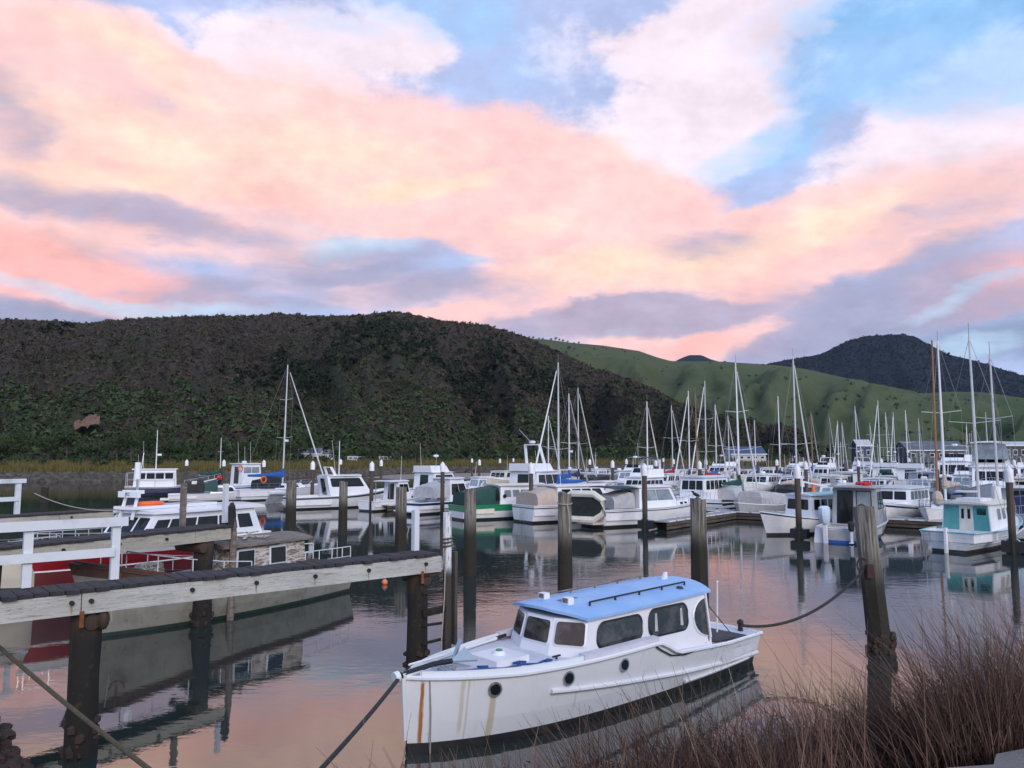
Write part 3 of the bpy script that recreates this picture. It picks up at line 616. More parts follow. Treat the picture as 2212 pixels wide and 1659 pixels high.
# ------------------------------------------------------------------ boat kit (x forward, y to port, z up from the water)
def half_beam(t, B, tw, full, ex=.85, tm=.42):
    if t < tm: return B / 2 * (tw + (1 - tw) * math.sin(math.pi / 2 * t / tm))
    return B / 2 * max(0.0, 1 - ((t - tm) / (1 - tm)) ** full) ** ex
class Hull:
    def __init__(s, root, L, B, sheer, mats, tw=.8, rake=.5, boot=.14, full=2.4, n=14, stripe=None, cockpit=None, wl=(.82, .45), draft=.5, rub='white_paint', aft_rake=0.0, deck_drop=.05, bulwark=None):
        s.L, s.B, s.rake, s.tw, s.full, s.boot, s.ar = L, B, rake, tw, full, boot, aft_rake
        s.sheer = sheer if callable(sheer) else (lambda t: lerp(lerp(sheer[0], sheer[1], min(1, t / .4)), sheer[2], max(0, (t - .4) / .6) ** 1.7))
        s.wl = wl; s.zb = s.sheer(1.0)
        ts = [i / n for i in range(n)] + [.975, 1.0]
        s.ts = ts
        hull_m, boot_m, deck_m = mats
        fr = [0, .3, .55, .8, 1.0]
        if stripe: fr = sorted(set(fr + [stripe[1], stripe[2]]))
        bands = {}
        for a, b in zip(fr, fr[1:]):
            k = 'hull_stripe' if stripe and a >= stripe[1] - 1e-6 and b <= stripe[2] + 1e-6 else 'hull'
            bands.setdefault(k, MB()); mb = bands[k]
            for sy in (1, -1):
                mb.loft([[s.pt(t, a, sy), s.pt(t, b, sy)] for t in ts], closed=False, caps=False)
            mb.poly([s.pt(0, a, 1), s.pt(0, b, 1), s.pt(0, b, -1), s.pt(0, a, -1)])
        for k, mb in bands.items(): mb.build(k, stripe[0] if k == 'hull_stripe' else hull_m, root, 50)
        mb = MB()
        for sy in (1, -1):
            rows = []
            for t in ts:
                p = s.pt(t, 0, sy); k = p[1]
                rows.append([p, (p[0] - .02, k * .9, -.12), (p[0] - .05 - rake * .2 * t ** 5, k * .45 , -draft * .7), (p[0] - .08 - rake * .3 * t ** 5, 0, -draft)])
            mb.loft(rows, closed=False, caps=False)
        q = [s.pt(0, 0, 1), (s.pt(0, 0, 1)[0] - .02, s.pt(0, 0, 1)[1] * .9, -.12), (s.pt(0, 0, 1)[0] - .05, 0, -draft), (s.pt(0, 0, -1)[0] - .02, s.pt(0, 0, -1)[1] * .9, -.12), s.pt(0, 0, -1)]
        mb.poly(q); mb.build('hull_bottom', boot_m, root, 50)
        # deck, with an optional well aft
        mb = MB(); tc, sole = cockpit if cockpit else (0.0, None); rows = []
        for t in ts:
            if t >= tc - 1e-6 or not cockpit:
                h = s.hw(t) - .02; z = s.sheer(t) - deck_drop; x = s.xs(t, z); rows.append([(x, h, z), (x, 0, z + .03 * min(1, h)), (x, -h, z)])
        mb.loft(rows, closed=False, caps=False)
        if cockpit:
            h0 = None; rr = []
            for t in [q_ for q_ in ts if q_ <= tc] + [tc]:
                h = s.hw(t) - .06; x = s.xs(t, s.sheer(t)); rr.append([(x + (.05 if t == 0 else 0), h, s.sheer(t) - .01), (x + (.05 if t == 0 else 0), h, sole), (x + (.05 if t == 0 else 0), -h, sole), (x + (.05 if t == 0 else 0), -h, s.sheer(t) - .01)])
            mb.loft(rr, closed=False, caps=False)
            mb.poly(rr[0]); a = rr[-1]; mb.poly([a[1], a[2], (a[2][0], a[2][1], s.sheer(tc) - deck_drop), (a[1][0], a[1][1], s.sheer(tc) - deck_drop)])
        mb.build('deck', deck_m, root, 40)
        if rub:
            mb = MB()
            for sy in (1, -1): mb.tube([s.pt(t, 1.0, sy) for t in ts], .035, 5)
            mb.tube([s.pt(0, 1, 1), s.pt(0, 1, -1)], .035, 5); mb.build('rubbing_strake', rub, root)
    def hw(s, t): return half_beam(t, s.B, s.tw, s.full)
    def xs(s, t, z): return -s.L / 2 + t * s.L - s.rake * max(0, (1 - z / s.zb)) * t ** 5 + s.ar * (1 - t) ** 6 * (z / s.zb)
    def pt(s, t, f, sy=1):
        zs = s.sheer(t); z = s.boot + (zs - s.boot) * f; k = lerp(s.wl[0], s.wl[1], t ** 3)
        return (s.xs(t, z), sy * s.hw(t) * (k + (1 - k) * f ** .8), z)
    def tof(s, x): return (x + s.L / 2) / s.L
def cabin(root, name, xa, xf, z0, z1, wb, wt, ra, rf, m, nf=.85):
    b = {'ap': (xa, wb, z0), 'as': (xa, -wb, z0), 'fp': (xf, wb * nf, z0), 'fs': (xf, -wb * nf, z0),
         'AP': (xa + ra, wt, z1), 'AS': (xa + ra, -wt, z1), 'FP': (xf - rf, wt * nf, z1), 'FS': (xf - rf, -wt * nf, z1)}
    f = {'port': ('fp', 'ap', 'AP', 'FP'), 'star': ('as', 'fs', 'FS', 'AS'), 'front': ('fs', 'fp', 'FP', 'FS'), 'aft': ('ap', 'as', 'AS', 'AP'), 'top': ('AP', 'AS', 'FS', 'FP')}
    f = {k: [Vector(b[q]) for q in v] for k, v in f.items()}
    mb = MB()
    for v in f.values(): mb.poly(v)
    o = mb.build(name, m, root, 25); f['obj'] = o
    return f
def on(face, u, v, off=0.0):
    a, b, c, d = face; p = a.lerp(b, u).lerp(d.lerp(c, u), v)
    return p + (b - a).cross(d - a).normalized() * off
def rrect(u0, u1, v0, v1, wd, hg, r, n=4):
    pts = []; ru, rv = min(r / wd, (u1 - u0) / 2), min(r / hg, (v1 - v0) / 2)
    for cu, cv, a0 in ((u1 - ru, v1 - rv, 0), (u0 + ru, v1 - rv, 90), (u0 + ru, v0 + rv, 180), (u1 - ru, v0 + rv, 270)):
        for k in range(n + 1):
            a = R(a0 + 90 * k / n); pts.append((cu + ru * math.cos(a), cv + rv * math.sin(a)))
    return pts
def pane(root, face, u0, u1, v0, v1, m='glass', r=.04, frame=None, fw=.03, name='window', poly=None):
    wd = (face[1] - face[0]).length; hg = (face[3] - face[0]).length
    pts = poly or (rrect(u0, u1, v0, v1, wd, hg, r) if r > 0 else [(u0, v0), (u1, v0), (u1, v1), (u0, v1)])
    o = MB().prism([on(face, u, v, -.01) for u, v in pts], (face[1] - face[0]).cross(face[3] - face[0]).normalized() * .022).build(name, m, root, 30)
    if frame:
        cu = sum(p[0] for p in pts) / len(pts); cv = sum(p[1] for p in pts) / len(pts)
        inn = [on(face, u, v, .014) for u, v in pts]; out = [on(face, u + (fw / wd) * (1 if u > cu else -1), v + (fw / hg) * (1 if v > cv else -1), .014) for u, v in pts]
        inn2 = [on(face, u, v, .024) for u, v in pts]; n = len(pts); mb = MB()
        out2 = [on(face, u + (fw / wd) * (1 if u > cu else -1), v + (fw / hg) * (1 if v > cv else -1), .004) for u, v in pts]
        mb.add(inn2 + out2, [(i, (i + 1) % n, n + (i + 1) % n, n + i) for i in range(n)]); mb.build('frame', frame, o, 40)
    return o
def wins(root, face, n, v0, v1, m='glass', u0=.06, u1=.94, gap=.03, r=.04, frame=None):
    wd = (u1 - u0) / n
    for k in range(n): pane(root, face, u0 + k * wd + gap / 2, u0 + (k + 1) * wd - gap / 2, v0, v1, m, r, frame)
def roof(root, xa, xf, w, z, m, th=.06, crown=.07, nf=.85, name='roof', bow=.0, slope=0.0, n=8):
    rows = []
    for i in range(n + 1):
        t = i / n; x = lerp(xa, xf, t); ww = w * lerp(1, nf, max(0, (t - .35) / .65) ** 2 if nf < 1 else 0); top = []; bot = []; zz = z + slope * t
        for k in range(7):
            u = -1 + k / 3; xx = x - (bow * u * u if i == n else (bow * u * u * t ** 4)); c = crown * (1 - u * u)
            top.append((xx, ww * u, zz + th + c)); bot.append((xx, ww * u, zz + c * .3))
        rows.append(top + bot[::-1])
    return MB().loft(rows).build(name, m, root, 40)
def rail(root, pts, h=.55, m='steel', r=.014, mid=False, name='rail', step=1, nd=5):
    mb = MB(); top = [Vector(p) + Vector((0, 0, h)) for p in pts]; mb.tube(top, r, nd)
    if mid: mb.tube([Vector(p) + Vector((0, 0, h * .5)) for p in pts], r * .7, nd)
    for i in range(0, len(pts), step): mb.tube([pts[i], top[i]], r, nd)
    return mb.build(name, m, root)
def bow_rail(root, H, t0=.6, n=7, h=.5, m='steel', r=.016):
    pts = [(lambda p: (p[0], p[1] * .93, p[2]))(H.pt(lerp(t0, .985, i / (n - 1)), 1, 1)) for i in range(n)]
    pts += [(p[0], -p[1], p[2]) for p in reversed(pts)]
    return rail(root, pts, h, m, r, name='bow_rail')
def rig(root, x, zb, h, bow=None, stern=None, hw=1.2, boom=None, cover=None, mastm='alloy_mast', furl=None, spr=(.55,), r=.085, wires=True, tilt=0.0, radar=False):
    tx = x - tilt
    mo = MB().tube([(x, 0, zb), (lerp(x, tx, .5), 0, lerp(zb, h, .5)), (tx, 0, h)], [r, r * .95, r * .6], 8).build('mast', mastm, root)
    for q in spr:
        z = lerp(zb, h, q); xx = lerp(x, tx, q); ln = hw * (1.0 if q < .6 else .8)
        MB().tube([(xx, -ln, z + .12), (xx, 0, z), (xx, ln, z + .12)], r * .3, 5).build('spreader', mastm, mo)
    MB().tube([(tx, 0, h), (tx, 0, h + .7)], .015, 4).build('masthead_aerial', 'wire', mo)
    if boom:
        bz = zb + boom[1]; MB().tube([(x - .1, 0, bz), (x - boom[0], 0, bz + .1)], .06, 6).build('boom', mastm, root)
        if cover:
            rows = []
            for i in range(7):
                t = i / 6; cx = x + .12 - (boom[0] + .1) * t; hh = lerp(.42, .14, t ** .6); ww = lerp(.17, .12, t); cz = bz + .1 * t + hh * .35
                rows.append([(cx, ww * math.cos(a), cz + hh * math.sin(a) * (1.0 if math.sin(a) > 0 else .6)) for a in [k * math.pi / 4 for k in range(8)]])
            MB().loft(rows).build('sail_cover', cover, root)
            MB().tube([(x + .02, 0, bz + .1), (x, 0, bz + .45), (lerp(x, tx, .05), 0, bz + .85)], [.19, .15, .10], 8).build('mast_coat', cover, root)
    if wires:
        if bow is not None:
            a = Vector((bow[0], 0, bow[1])); b = Vector((tx + .05, 0, h - .2)); MB().tube([a, b], .013, 4).build('forestay', 'wire', root)
            if furl: MB().tube([a.lerp(b, .04), a.lerp(b, .3), a.lerp(b, .95)], [.08, .075, .04], 6).build('furled_sail', furl, root)
        if stern is not None: MB().tube([(stern[0], 0, stern[1]), (tx, 0, h - .05)], .012, 4).build('backstay', 'wire', root)
        for sy in (1, -1):
            mb = MB(); q = spr[-1]; z = lerp(zb, h, q); ln = hw * (1.0 if q < .6 else .8)
            mb.tube([(x - .2, sy * hw, zb - .3), (lerp(x, tx, q), sy * ln, z + .12), (tx, 0, h - .1)], .011, 4); mb.tube([(x - .6, sy * hw, zb - .3), (lerp(x, tx, spr[0]), 0, lerp(zb, h, spr[0]))], .010, 4)
            mb.build('shroud', 'wire', root)
    if radar: MB().tube([(x + .3, 0, lerp(zb, h, .35)), (x + .3, 0, lerp(zb, h, .35) + .22)], .26, 10).build('radar', 'white_paint', mo)
    return mo
def aerial(root, x, y, z, h, m='white_mast', r=.018, lean=0.0): return MB().tube([(x, y, z), (x - lean, y, z + h)], [r, r * .6], 5).build('aerial', m, root)
def outboard(root, x, y, z, cowl='white_gel', s=1.0):
    o = thing_part = MB()
    rows = []
    for zz, a, b, dx in ((0, .16, .13, 0), (.12, .22, .18, -.02), (.4, .27, .2, -.04), (.56, .25, .19, -.03), (.62, .14, .12, 0)):
        rows.append([(x + (dx + a * math.cos(k * math.pi / 5)) * s, y + b * math.sin(k * math.pi / 5) * s, z + .45 * s + zz * s) for k in range(10)])
    c = MB().loft(rows).build('outboard_motor', cowl, root)
    MB().box((x + .02 * s, y, z + .1 * s), (.18 * s, .12 * s, .85 * s)).box((x - .05 * s, y, z - .28 * s), (.5 * s, .22 * s, .04 * s)).tube([(x - .2 * s, y, z - .5 * s), (x + .2 * s, y, z - .5 * s)], [.05 * s, .09 * s], 8).build('leg', 'deck_white', c)
    return c
def arch(root, x, z0, z1, w, m='white_gel', lean=.35, t=.14):
    mb = MB()
    for sy in (1, -1): mb.bar((x, sy * w, z0), (x - lean, sy * w * .8, z1), .09, t * 1.6)
    mb.bar((x - lean, -w * .82, z1), (x - lean, w * .82, z1), t * 1.6, .09); return mb.build('radar_arch', m, root)
def radome(root, x, z, m='white_gel'): return MB().tube([(x, 0, z), (x, 0, z + .07), (x, 0, z + .2), (x, 0, z + .26)], [.2, .3, .3, .2], 10).build('radome', m, root)
def fender(root, H, t, sy, m='white_gel'):
    p = H.pt(t, .8, sy); y = p[1] + sy * .13; MB().tube([(p[0], y, p[2] + .12), (p[0], y, p[2]), (p[0], y, p[2] - .4), (p[0], y, p[2] - .5)], [.04, .11, .11, .04], 7).build('fender', m, root)
def canopy(root, xa, xf, w, z0, z1, m, sides=True, name='canopy', nf=.9):
    rows = []
    for i in range(6):
        t = i / 5; x = lerp(xa, xf, t); ww = w * lerp(1, nf, t); q = lerp(.74, 1.0, min(1, t * 1.4)) if sides and z1 - z0 > .8 else 1.0; zt = lerp(z0, z1, q) - .05 * (i % 2); zm = lerp(z0, zt, .6)
        ring = [(x, ww, z0), (x + .02, ww * .97, zm), (x, ww * .84, zt - .10), (x, 0, zt), (x, -ww * .84, zt - .10), (x + .02, -ww * .97, zm), (x, -ww, z0)]
        rows.append(ring if sides else ring[1:-1])
    mb = MB(); mb.loft(rows, closed=False, caps=False)
    if sides: mb.poly(rows[0]); mb.poly(rows[-1])
    return mb.build(name, m, root, 35)

# marina axes: berths point along NV, walkways run along RV
NV = Vector((.62, .7846, 0)); RV = Vector((-.7846, .62, 0)); NANG = math.atan2(.7846, .62)
def boat(name, label, cat, px, D, ang=NANG, group=None, xy=None):
    x, y = xy if xy else (XD(px, D), D)
    OCC.append((x, y)); return thing(name, label, cat, (x, y, 0), ang, group)
OCC = []

def launch(r, L=9, B=3, hull='white_gel', boot='boot_black', deck='deck_white', sheer=(.8, .85, 1.25), cab=(-.10, .30), zc=1.95, nw=4, glass='glass', roofm='white_gel', stripe=None, foredeck=True, fly=False, arch_=False, canvas=None, tw=.85, rails=True, front=3, mast=0, rad=False, v=(.45, .86), frame=None, rub='white_paint', aerials=1, cockpit=(.22, .4), dodger=None, rf=.55, ra=.1, nfr=.82, hard=0.0, wr=.06):
    H = Hull(r, L, B, sheer, (hull, boot, deck), tw=tw, stripe=stripe, cockpit=cockpit, rub=rub)
    xa, xf = cab[0] * L, cab[1] * L; t = H.tof((xa + xf) / 2); zd = H.sheer(t); w = H.hw(t) - .28
    f = cabin(r, 'cabin', xa, xf, zd - .12, zc, w, w - .12, ra, rf, roofm if fly else ('white_gel' if hull not in ('cream_paint',) else hull), nfr)
    wins(r, f['port'], nw, *v, glass, r=wr, frame=frame); wins(r, f['star'], nw, *v, glass, r=wr, frame=frame)
    if front: wins(r, f['front'], front, v[0], v[1], glass, r=wr)
    pane(r, f['aft'], .3, .7, .08, .88, 'glass', .05, name='door')
    roof(r, xa - .15 - hard, xf - rf + .22, w + .02, zc, roofm, nf=nfr, bow=.15)
    if hard:
        for sy in (1, -1): MB().tube([(xa - hard, sy * (w - .1), .5), (xa - hard, sy * (w - .12), zc)], .03, 5).build('post', 'steel', r)
    if foredeck and xf < L * .36:
        ff = cabin(r, 'trunk_cabin', xf - .2, min(L * .40, xf + L * .16), zd - .1, zd + .36, w * .82, w * .7, 0, .3, 'white_gel', .6)
        for s_ in ('port', 'star'): wins(r, ff[s_], 2, .3, .75, 'glass', .2, .85, .12, .05)
    if fly:
        fx = xa + (xf - xa) * .25; g = cabin(r, 'flybridge', fx - (xf - xa) * .3, fx + (xf - xa) * .42, zc + .05, zc + .72, w * .86, w * .78, -.1, .45, 'white_gel', .8)
        pane(r, g['front'], .08, .92, .55, 1.12, 'glass', .05, name='wind_deflector')
        if canvas: canopy(r, fx - (xf - xa) * .25, fx + (xf - xa) * .22, w * .8, zc + 1.5, zc + 1.78, canvas, False, 'bimini'); 
        if canvas:
            mb = MB()
            for sy in (1, -1):
                for xx in (fx - (xf - xa) * .2, fx + (xf - xa) * .18): mb.tube([(xx, sy * w * .74, zc + .7), (xx, sy * w * .74, zc + 1.62)], .018, 5)
            mb.build('bimini_frame', 'steel', r)
    if arch_: arch(r, xa + .4, zc, zc + (1.5 if fly else .9), w * .8)
    if rad: radome(r, (xa + xf) / 2 - .3, zc + (.12 if not fly else 1.6))
    if dodger: canopy(r, -L / 2 + .3, xa + .05, w, H.sheer(.1) - .05, zc - .02, dodger, True, 'cockpit_cover')
    if rails: bow_rail(r, H)
    for k in range(aerials): aerial(r, xa + .5 + k * .4, (w - .3) * (1 if k % 2 else -1), zc + .05, random.uniform(1.6, 3.2), lean=random.uniform(-.2, .4))
    if mast: rig(r, (xa + xf) / 2 - .2, zc + .05, mast, wires=False, r=.05, spr=(.8,), hw=.5)
    return H, f, w, zd
def yacht(r, L=10, B=3.1, hull='white_gel', boot='boot_black', deck='deck_white', h=12, cover='blue_canvas', furl='white_mast', mastm='alloy_mast', stripe=None, dodger=None, spr=(.55,), sheer=(.85, .85, 1.2), tilt=.1, ketch=0, radar=False, mx=.06, wood=False):
    H = Hull(r, L, B, sheer, (hull, boot, deck), tw=.62, rake=1.1, stripe=stripe, cockpit=(.25, .45), full=2.0, aft_rake=-.5, draft=.8)
    zd = H.sheer(.5); f = cabin(r, 'trunk_cabin', -.16 * L, .22 * L, zd - .1, zd + .48, B * .31, B * .27, .05, .7, 'white_gel', .6)
    for s_ in ('port', 'star'): wins(r, f[s_], 3, .3, .72, 'glass', .1, .85, .1, .05)
    rig(r, mx * L, zd + .45, h, (L / 2 - .1, H.sheer(1)), (-L / 2 + .1, H.sheer(0)), B * .42, (L * .38, .75), cover, mastm, furl, spr, tilt=tilt, radar=radar)
    if ketch: rig(r, -.34 * L, zd + .1, ketch, None, None, B * .36, (L * .2, .8), cover, mastm, None, (.6,), r=.06)
    if dodger: canopy(r, -.30 * L, -.10 * L, B * .33, zd + .1, zd + 1.25, dodger, True, 'spray_hood')
    pts = [(lambda p: (p[0], p[1] * .95, p[2]))(H.pt(lerp(.04, .97, i / 9), 1, 1)) for i in range(10)]
    rail(r, pts, .6, 'steel', .012, True, 'guard_rail'); rail(r, [(a, -b, c) for a, b, c in pts], .6, 'steel', .012, True, 'guard_rail')
    return H

# ------------------------------------------------------------------ piles and pontoons
def pile_proto():
    r = thing('marina_pile', 'x', 'pile'); MB().tube([(0, 0, -1.5), (0, 0, 1.5), (0, 0, 3.5)], [.165, .16, .155], 10).build('post', 'pile_dark', r)
    MB().tube([(0, 0, 3.28), (0, 0, 3.8), (0, 0, 3.84), (0, 0, 4.05)], [.20, .20, .19, .03], 10).build('cap', 'white_paint', r); return r
MP = pile_proto(); _first = [True]
def mpile(px, D, label='dark round marina pile with a white pointed cap among the moored boats', group='white-capped marina piles', h=1.0):
    o = MP if _first[0] else copy_tree(MP); _first[0] = False
    o.location = (XD(px, D), D, 0); o.scale = (1, 1, h); tag(o, label, 'pile', group)
    return o
mpile(2172, 36, 'thick white-capped marina pile beside the white and teal wooden boat', None)
mpile(1718, 42, 'white-capped marina pile in front of the white wooden launch', None)
mpile(1390, 47.5, 'white-capped marina pile beside the launch carrying an inflatable on its stern', None)
mpile(1147, 53.5, 'white-capped marina pile in front of the green and white launch', None)
for q, D in ((957, 59), (805, 63), (678, 69), (573, 85), (487, 90), (407, 95), (738, 109), (825, 92), (1020, 140), (1036, 100), (1080, 130), (1109, 155), (1352, 115), (1322, 80), (1273, 107), (1431, 155), (1453, 115), (1509, 71), (1523, 107), (1850, 88), (2019, 70), (2053, 98), (1737, 70), (1675, 98), (1415, 91), (1590, 120), (1790, 125), (1900, 130), (2110, 120), (1960, 150), (2185, 95)): mpile(q, D)

def pontoon(name, label, a, b, w=1.5, group=None, hoop=False):
    a, b = Vector(a), Vector(b); d = b - a; L = d.length; ang = math.atan2(d.y, d.x); mid = (a + b) / 2
    r = thing(name, label, 'pontoon', (mid.x, mid.y, 0), ang, group)
    MB().box((0, 0, .50), (L, w - .12, .06)).build('deck', 'pontoon_deck', r, smooth=0)
    for sy in (1, -1):
        MB().box((0, sy * (w / 2 - .03), .36), (L, .07, .2)).build('side_board', 'pontoon_timber', r, smooth=0)
        MB().box((0, sy * (w / 2 - .03), .13), (L, .06, .16)).build('lower_board', 'pontoon_timber', r, smooth=0)
        mb = MB(); n = max(2, int(L / 1.1))
        for k in range(n): mb.box((-L / 2 + L * (k + .5) / n, sy * (w / 2 + .01), .52), (L / n * .78, .10, .07))
        mb.build('edge_strip', 'deck_white', r, smooth=0)
    n = max(2, int(L / 2.6))
    for k in range(n): MB().box((-L / 2 + L * (k + .5) / n, 0, .12), (L / n * .55, w - .2, .62)).build('float', 'black_rubber', r, smooth=0)
    return r
def kj(k, j, z=0): p = NV * k + RV * j; return Vector((p.x, p.y, z))
def to_kj(x, y): return x * NV.x + y * NV.y, x * RV.x + y * RV.y
# walkways and fingers
pontoon('floating_walkway', 'long floating walkway behind the front row of boats', kj(54.5, 2), kj(54.5, 62), 2.0)
pontoon('floating_walkway', 'long floating walkway serving the middle rows of boats', kj(92, -20), kj(92, 66), 2.0)
pontoon('floating_walkway', 'far floating walkway below the green hill', kj(128, -30), kj(128, 60), 2.0)
for px, D, lab in ((2200, 38, 'finger pontoon at the pile beside the teal wooden boat'), (1795, 43, 'finger pontoon between the white wooden launch and the grey alloy boat'), (1420, 47.5, 'brown finger pontoon beside the launch with the inflatable'), (1170, 54, 'finger pontoon between the green launch and the tan-sterned boat'), (985, 59.5, 'finger pontoon beside the green launch bow'), (830, 63, 'low brown finger pontoon below the small hardtop boat'), (700, 69, 'finger pontoon behind the big-windowed white launch')):
    p = Vector((XD(px, D), D, 0)); k, j = to_kj(p.x, p.y); pontoon('finger_pontoon', lab, kj(k, j), kj(53.4, j), 1.1)
for k0, k1 in ((80, 91), (93, 104), (117, 127), (129, 139)):
    for j in range(-14, 62, 10):
        p = kj((k0 + k1) / 2, j)
        if 930 < 1106 + p.x / p.y * FPX < 2260: pontoon('finger_pontoon', 'grey finger pontoon between boats in the back rows', kj(k0, j), kj(k1, j), 1.0, 'finger pontoons of the back rows')
# black roller hoops where the front piles pass through their pontoons
for px, D, lab in ((2172, 36, 'black hoop around the thick pile beside the teal wooden boat'), (1718, 42, 'black hoop around the pile in front of the white wooden launch'), (1390, 47.5, 'black hoop around the pile next to the inflatable'), (1147, 53.5, 'black hoop around the pile in front of the green launch')):
    r = thing('pile_hoop', lab, 'pile guide', (XD(px, D), D, 0), NANG)
    MB().tube([(0, .38 * math.cos(a), .34 + .38 * math.sin(a)) for a in [k * math.pi / 8 for k in range(17)]], .035, 6).build('hoop', 'steel', r)
    MB().box((.12, 0, .33), (.5, .9, .5)).build('roller_block', 'black_rubber', r, smooth=0)

# old grey timber piles in front of the marina
def old_pile(px, py, ztop, label, rad=.26, lean=(0, 0), group=None, wig=.02, collar=None):
    p = P(px, py); r = thing('mooring_pile', label, 'pile', (p.x, p.y, 0), 0, group); rings = []; rr = random.Random(int(px)); ph = rr.uniform(0, 6)
    n = 14; prof = [1 + .06 * math.sin(3 * k + ph) + rr.uniform(-.05, .05) for k in range(n)]
    for i in range(15):
        t = i / 14; z = -1.2 + (ztop + 1.2) * t; k_ = 1.08 - .16 * t; zz = max(0, z)
        rings.append([(lean[0] * zz / ztop + rad * k_ * prof[k] * (1 + rr.uniform(-wig, wig)) * math.cos(2 * math.pi * k / n), lean[1] * zz / ztop + rad * k_ * prof[k] * math.sin(2 * math.pi * k / n), z + (rr.uniform(-.06, .05) if i == 14 else 0)) for k in range(n)])
    MB().loft(rings).build('post', 'old_wood', r, 50)
    return r, p
old_pile(627, 1156, 3.05, 'grey weathered timber pile in front of the inflatable dinghy', .30)
old_pile(740, 1155, 3.0, 'grey weathered timber pile in front of the big-windowed white launch', .25)
old_pile(865, 1192, 3.0, 'grey weathered timber pile beside the low brown finger pontoon', .27)
old_pile(1015, 1243, 3.22, 'grey timber pile at the stern of the green and white launch', .235)
r, p = old_pile(1221, 1285, 3.3, 'thick grey timber pile with rope, directly behind the blue-roofed launch', .235)
MB().tube([(.24 * math.cos(a), .24 * math.sin(a) - .02, 2.95 + .03 * math.sin(a)) for a in [k * math.pi / 8 for k in range(17)]], .02, 5).tube([(.05, -.26, 2.95), (.13, -.27, 2.5), (.12, -.27, 2.0)], .018, 5).build('rope_turn', 'rope_pale', r)
old_pile(1513, 1282, 3.10, 'thick grey timber pile with a bird on top, behind the blue-roofed launch stern', .275)
LEAN, lp = old_pile(1904, 1408, 3.34, 'leaning grey timber pile holding the stern rope of the blue-roofed launch', .245, (-.26, .0))
# mussel clump at the water line, iron shackle ring
mb = MB(); rr = random.Random(4)
for k in range(60):
    a = rr.uniform(0, 6.28); mb.ball((.27 * math.cos(a), .27 * math.sin(a), rr.uniform(-.05, .42)), rr.uniform(.04, .09), 5, 3)
stuff(mb.build('mussel_clump', 'weed_stone', LEAN, 0))
MB().torus((-.42, -.14, 1.98), .12, .16, .018, 14, 5, 'y').build('iron_ring', 'iron_dark', LEAN)
MB().box((-.30, -.24, 1.86), (.14, .1, .3)).build('iron_bracket', 'iron_dark', LEAN, smooth=0)
bp = P(1512, 1040, 0); 
def bird(loc, rz, label):
    r = thing('bird', label, 'bird', loc, rz, None)
    mb = MB(); mb.tube([(-.13, 0, .07), (-.06, 0, .10), (.03, 0, .13), (.09, 0, .17), (.11, 0, .21), (.14, 0, .22), (.19, 0, .215)], [.012, .05, .06, .045, .035, .03, .005], 8)
    mb.tube([(0, .02, .08), (0, .02, 0)], .006, 4); mb.tube([(0, -.02, .08), (0, -.02, 0)], .006, 4); mb.build('body', 'black_rubber', r)
p5 = P(1513, 1282); bird((p5.x - .06, p5.y, 3.09), 2.6, 'small dark bird perched on a timber pile')

# ------------------------------------------------------------------ front row of moored boats
r = boat('fishing_boat', 'navy blue fishing boat with white wheelhouse and pale rails', 'boat', 383, 88, NANG - .5)
H, f, w, zd = launch(r, 10, 3.3, 'navy', 'boot_black', 'deck_grey', (1.1, 1.05, 2.0), (-.42, .02), 2.95, 4, roofm='white_paint', foredeck=False, rf=.1, v=(.5, .84), rails=True, frame='white_paint', cockpit=None, stripe=('deck_white', .86, .92), aerials=2, nfr=.95)
rig(r, -.2 * 10, 2.95, 7.4, None, None, 1.0, None, None, 'white_mast', None, (.7,), wires=False, r=.06, radar=True)
rail(r, [(-4.9, 1.3, 1.1), (-3.6, 1.45, 1.1), (-2.0, 1.5, 1.05), (0, 1.5, 1.1)], 1.5, 'steel', .03, True); rail(r, [(-4.9, -1.3, 1.1), (-3.6, -1.45, 1.1), (-2.0, -1.5, 1.05), (0, -1.5, 1.1)], 1.5, 'steel', .03, True)
nb_ = MB().box((0, 0, 0), (1.5, .04, .34)); o = nb_.build('name_board', 'white_paint', r, smooth=0); q = H.pt(.80, .82, -1); o.location = (q[0], q[1] - .06, q[2]); o.rotation_euler = (0, 0, .42)
r = boat('workboat', 'white workboat with square wheelhouse, two wide blue windows and blue hull band', 'boat', 522, 93)
H, f, w, zd = launch(r, 10, 3.2, 'white_paint', 'boot_black', 'deck_white', (1.0, 1.0, 1.7), (-.05, .22), 3.5, 2, 'glass_pale', 'white_paint', stripe=('blue_canvas', .45, .72), foredeck=True, rf=.15, v=(.58, .86), front=3, rad=True, aerials=3, nfr=.95)
MB().torus((-.7, -1.2, 3.0), .3, .3, .07, 12, 5, 'y').build('lifebuoy', 'orange_plastic', r); MB().ball((-3.5, -1.3, 2.0), .3, 8, 6).build('buoy', 'red_buoy', r)
rig(r, -2.6, 1.0, 6.6, None, None, .8, (2.6, 1.2), 'green_canvas', 'white_mast', None, (.7,), wires=False, r=.05)
r = boat('runabout', 'low white boat with black and dark green cockpit covers', 'boat', 470, 77.5, NANG - .5)
H = Hull(r, 8.5, 3, (.75, .8, 1.1), ('white_gel', 'boot_black', 'deck_white'), cockpit=(.3, .35), n=10)
f = cabin(r, 'cabin', -.5, 2.4, .7, 1.55, 1.1, .9, .1, .9, 'white_gel', .7); wins(r, f['star'], 2, .3, .8); wins(r, f['port'], 2, .3, .8)
canopy(r, -2.8, -1.1, 1.2, .9, 2.3, 'black_canvas', True, 'cockpit_cover'); canopy(r, -1.05, .2, 1.15, 1.0, 2.1, 'green_canvas', True, 'spray_hood')
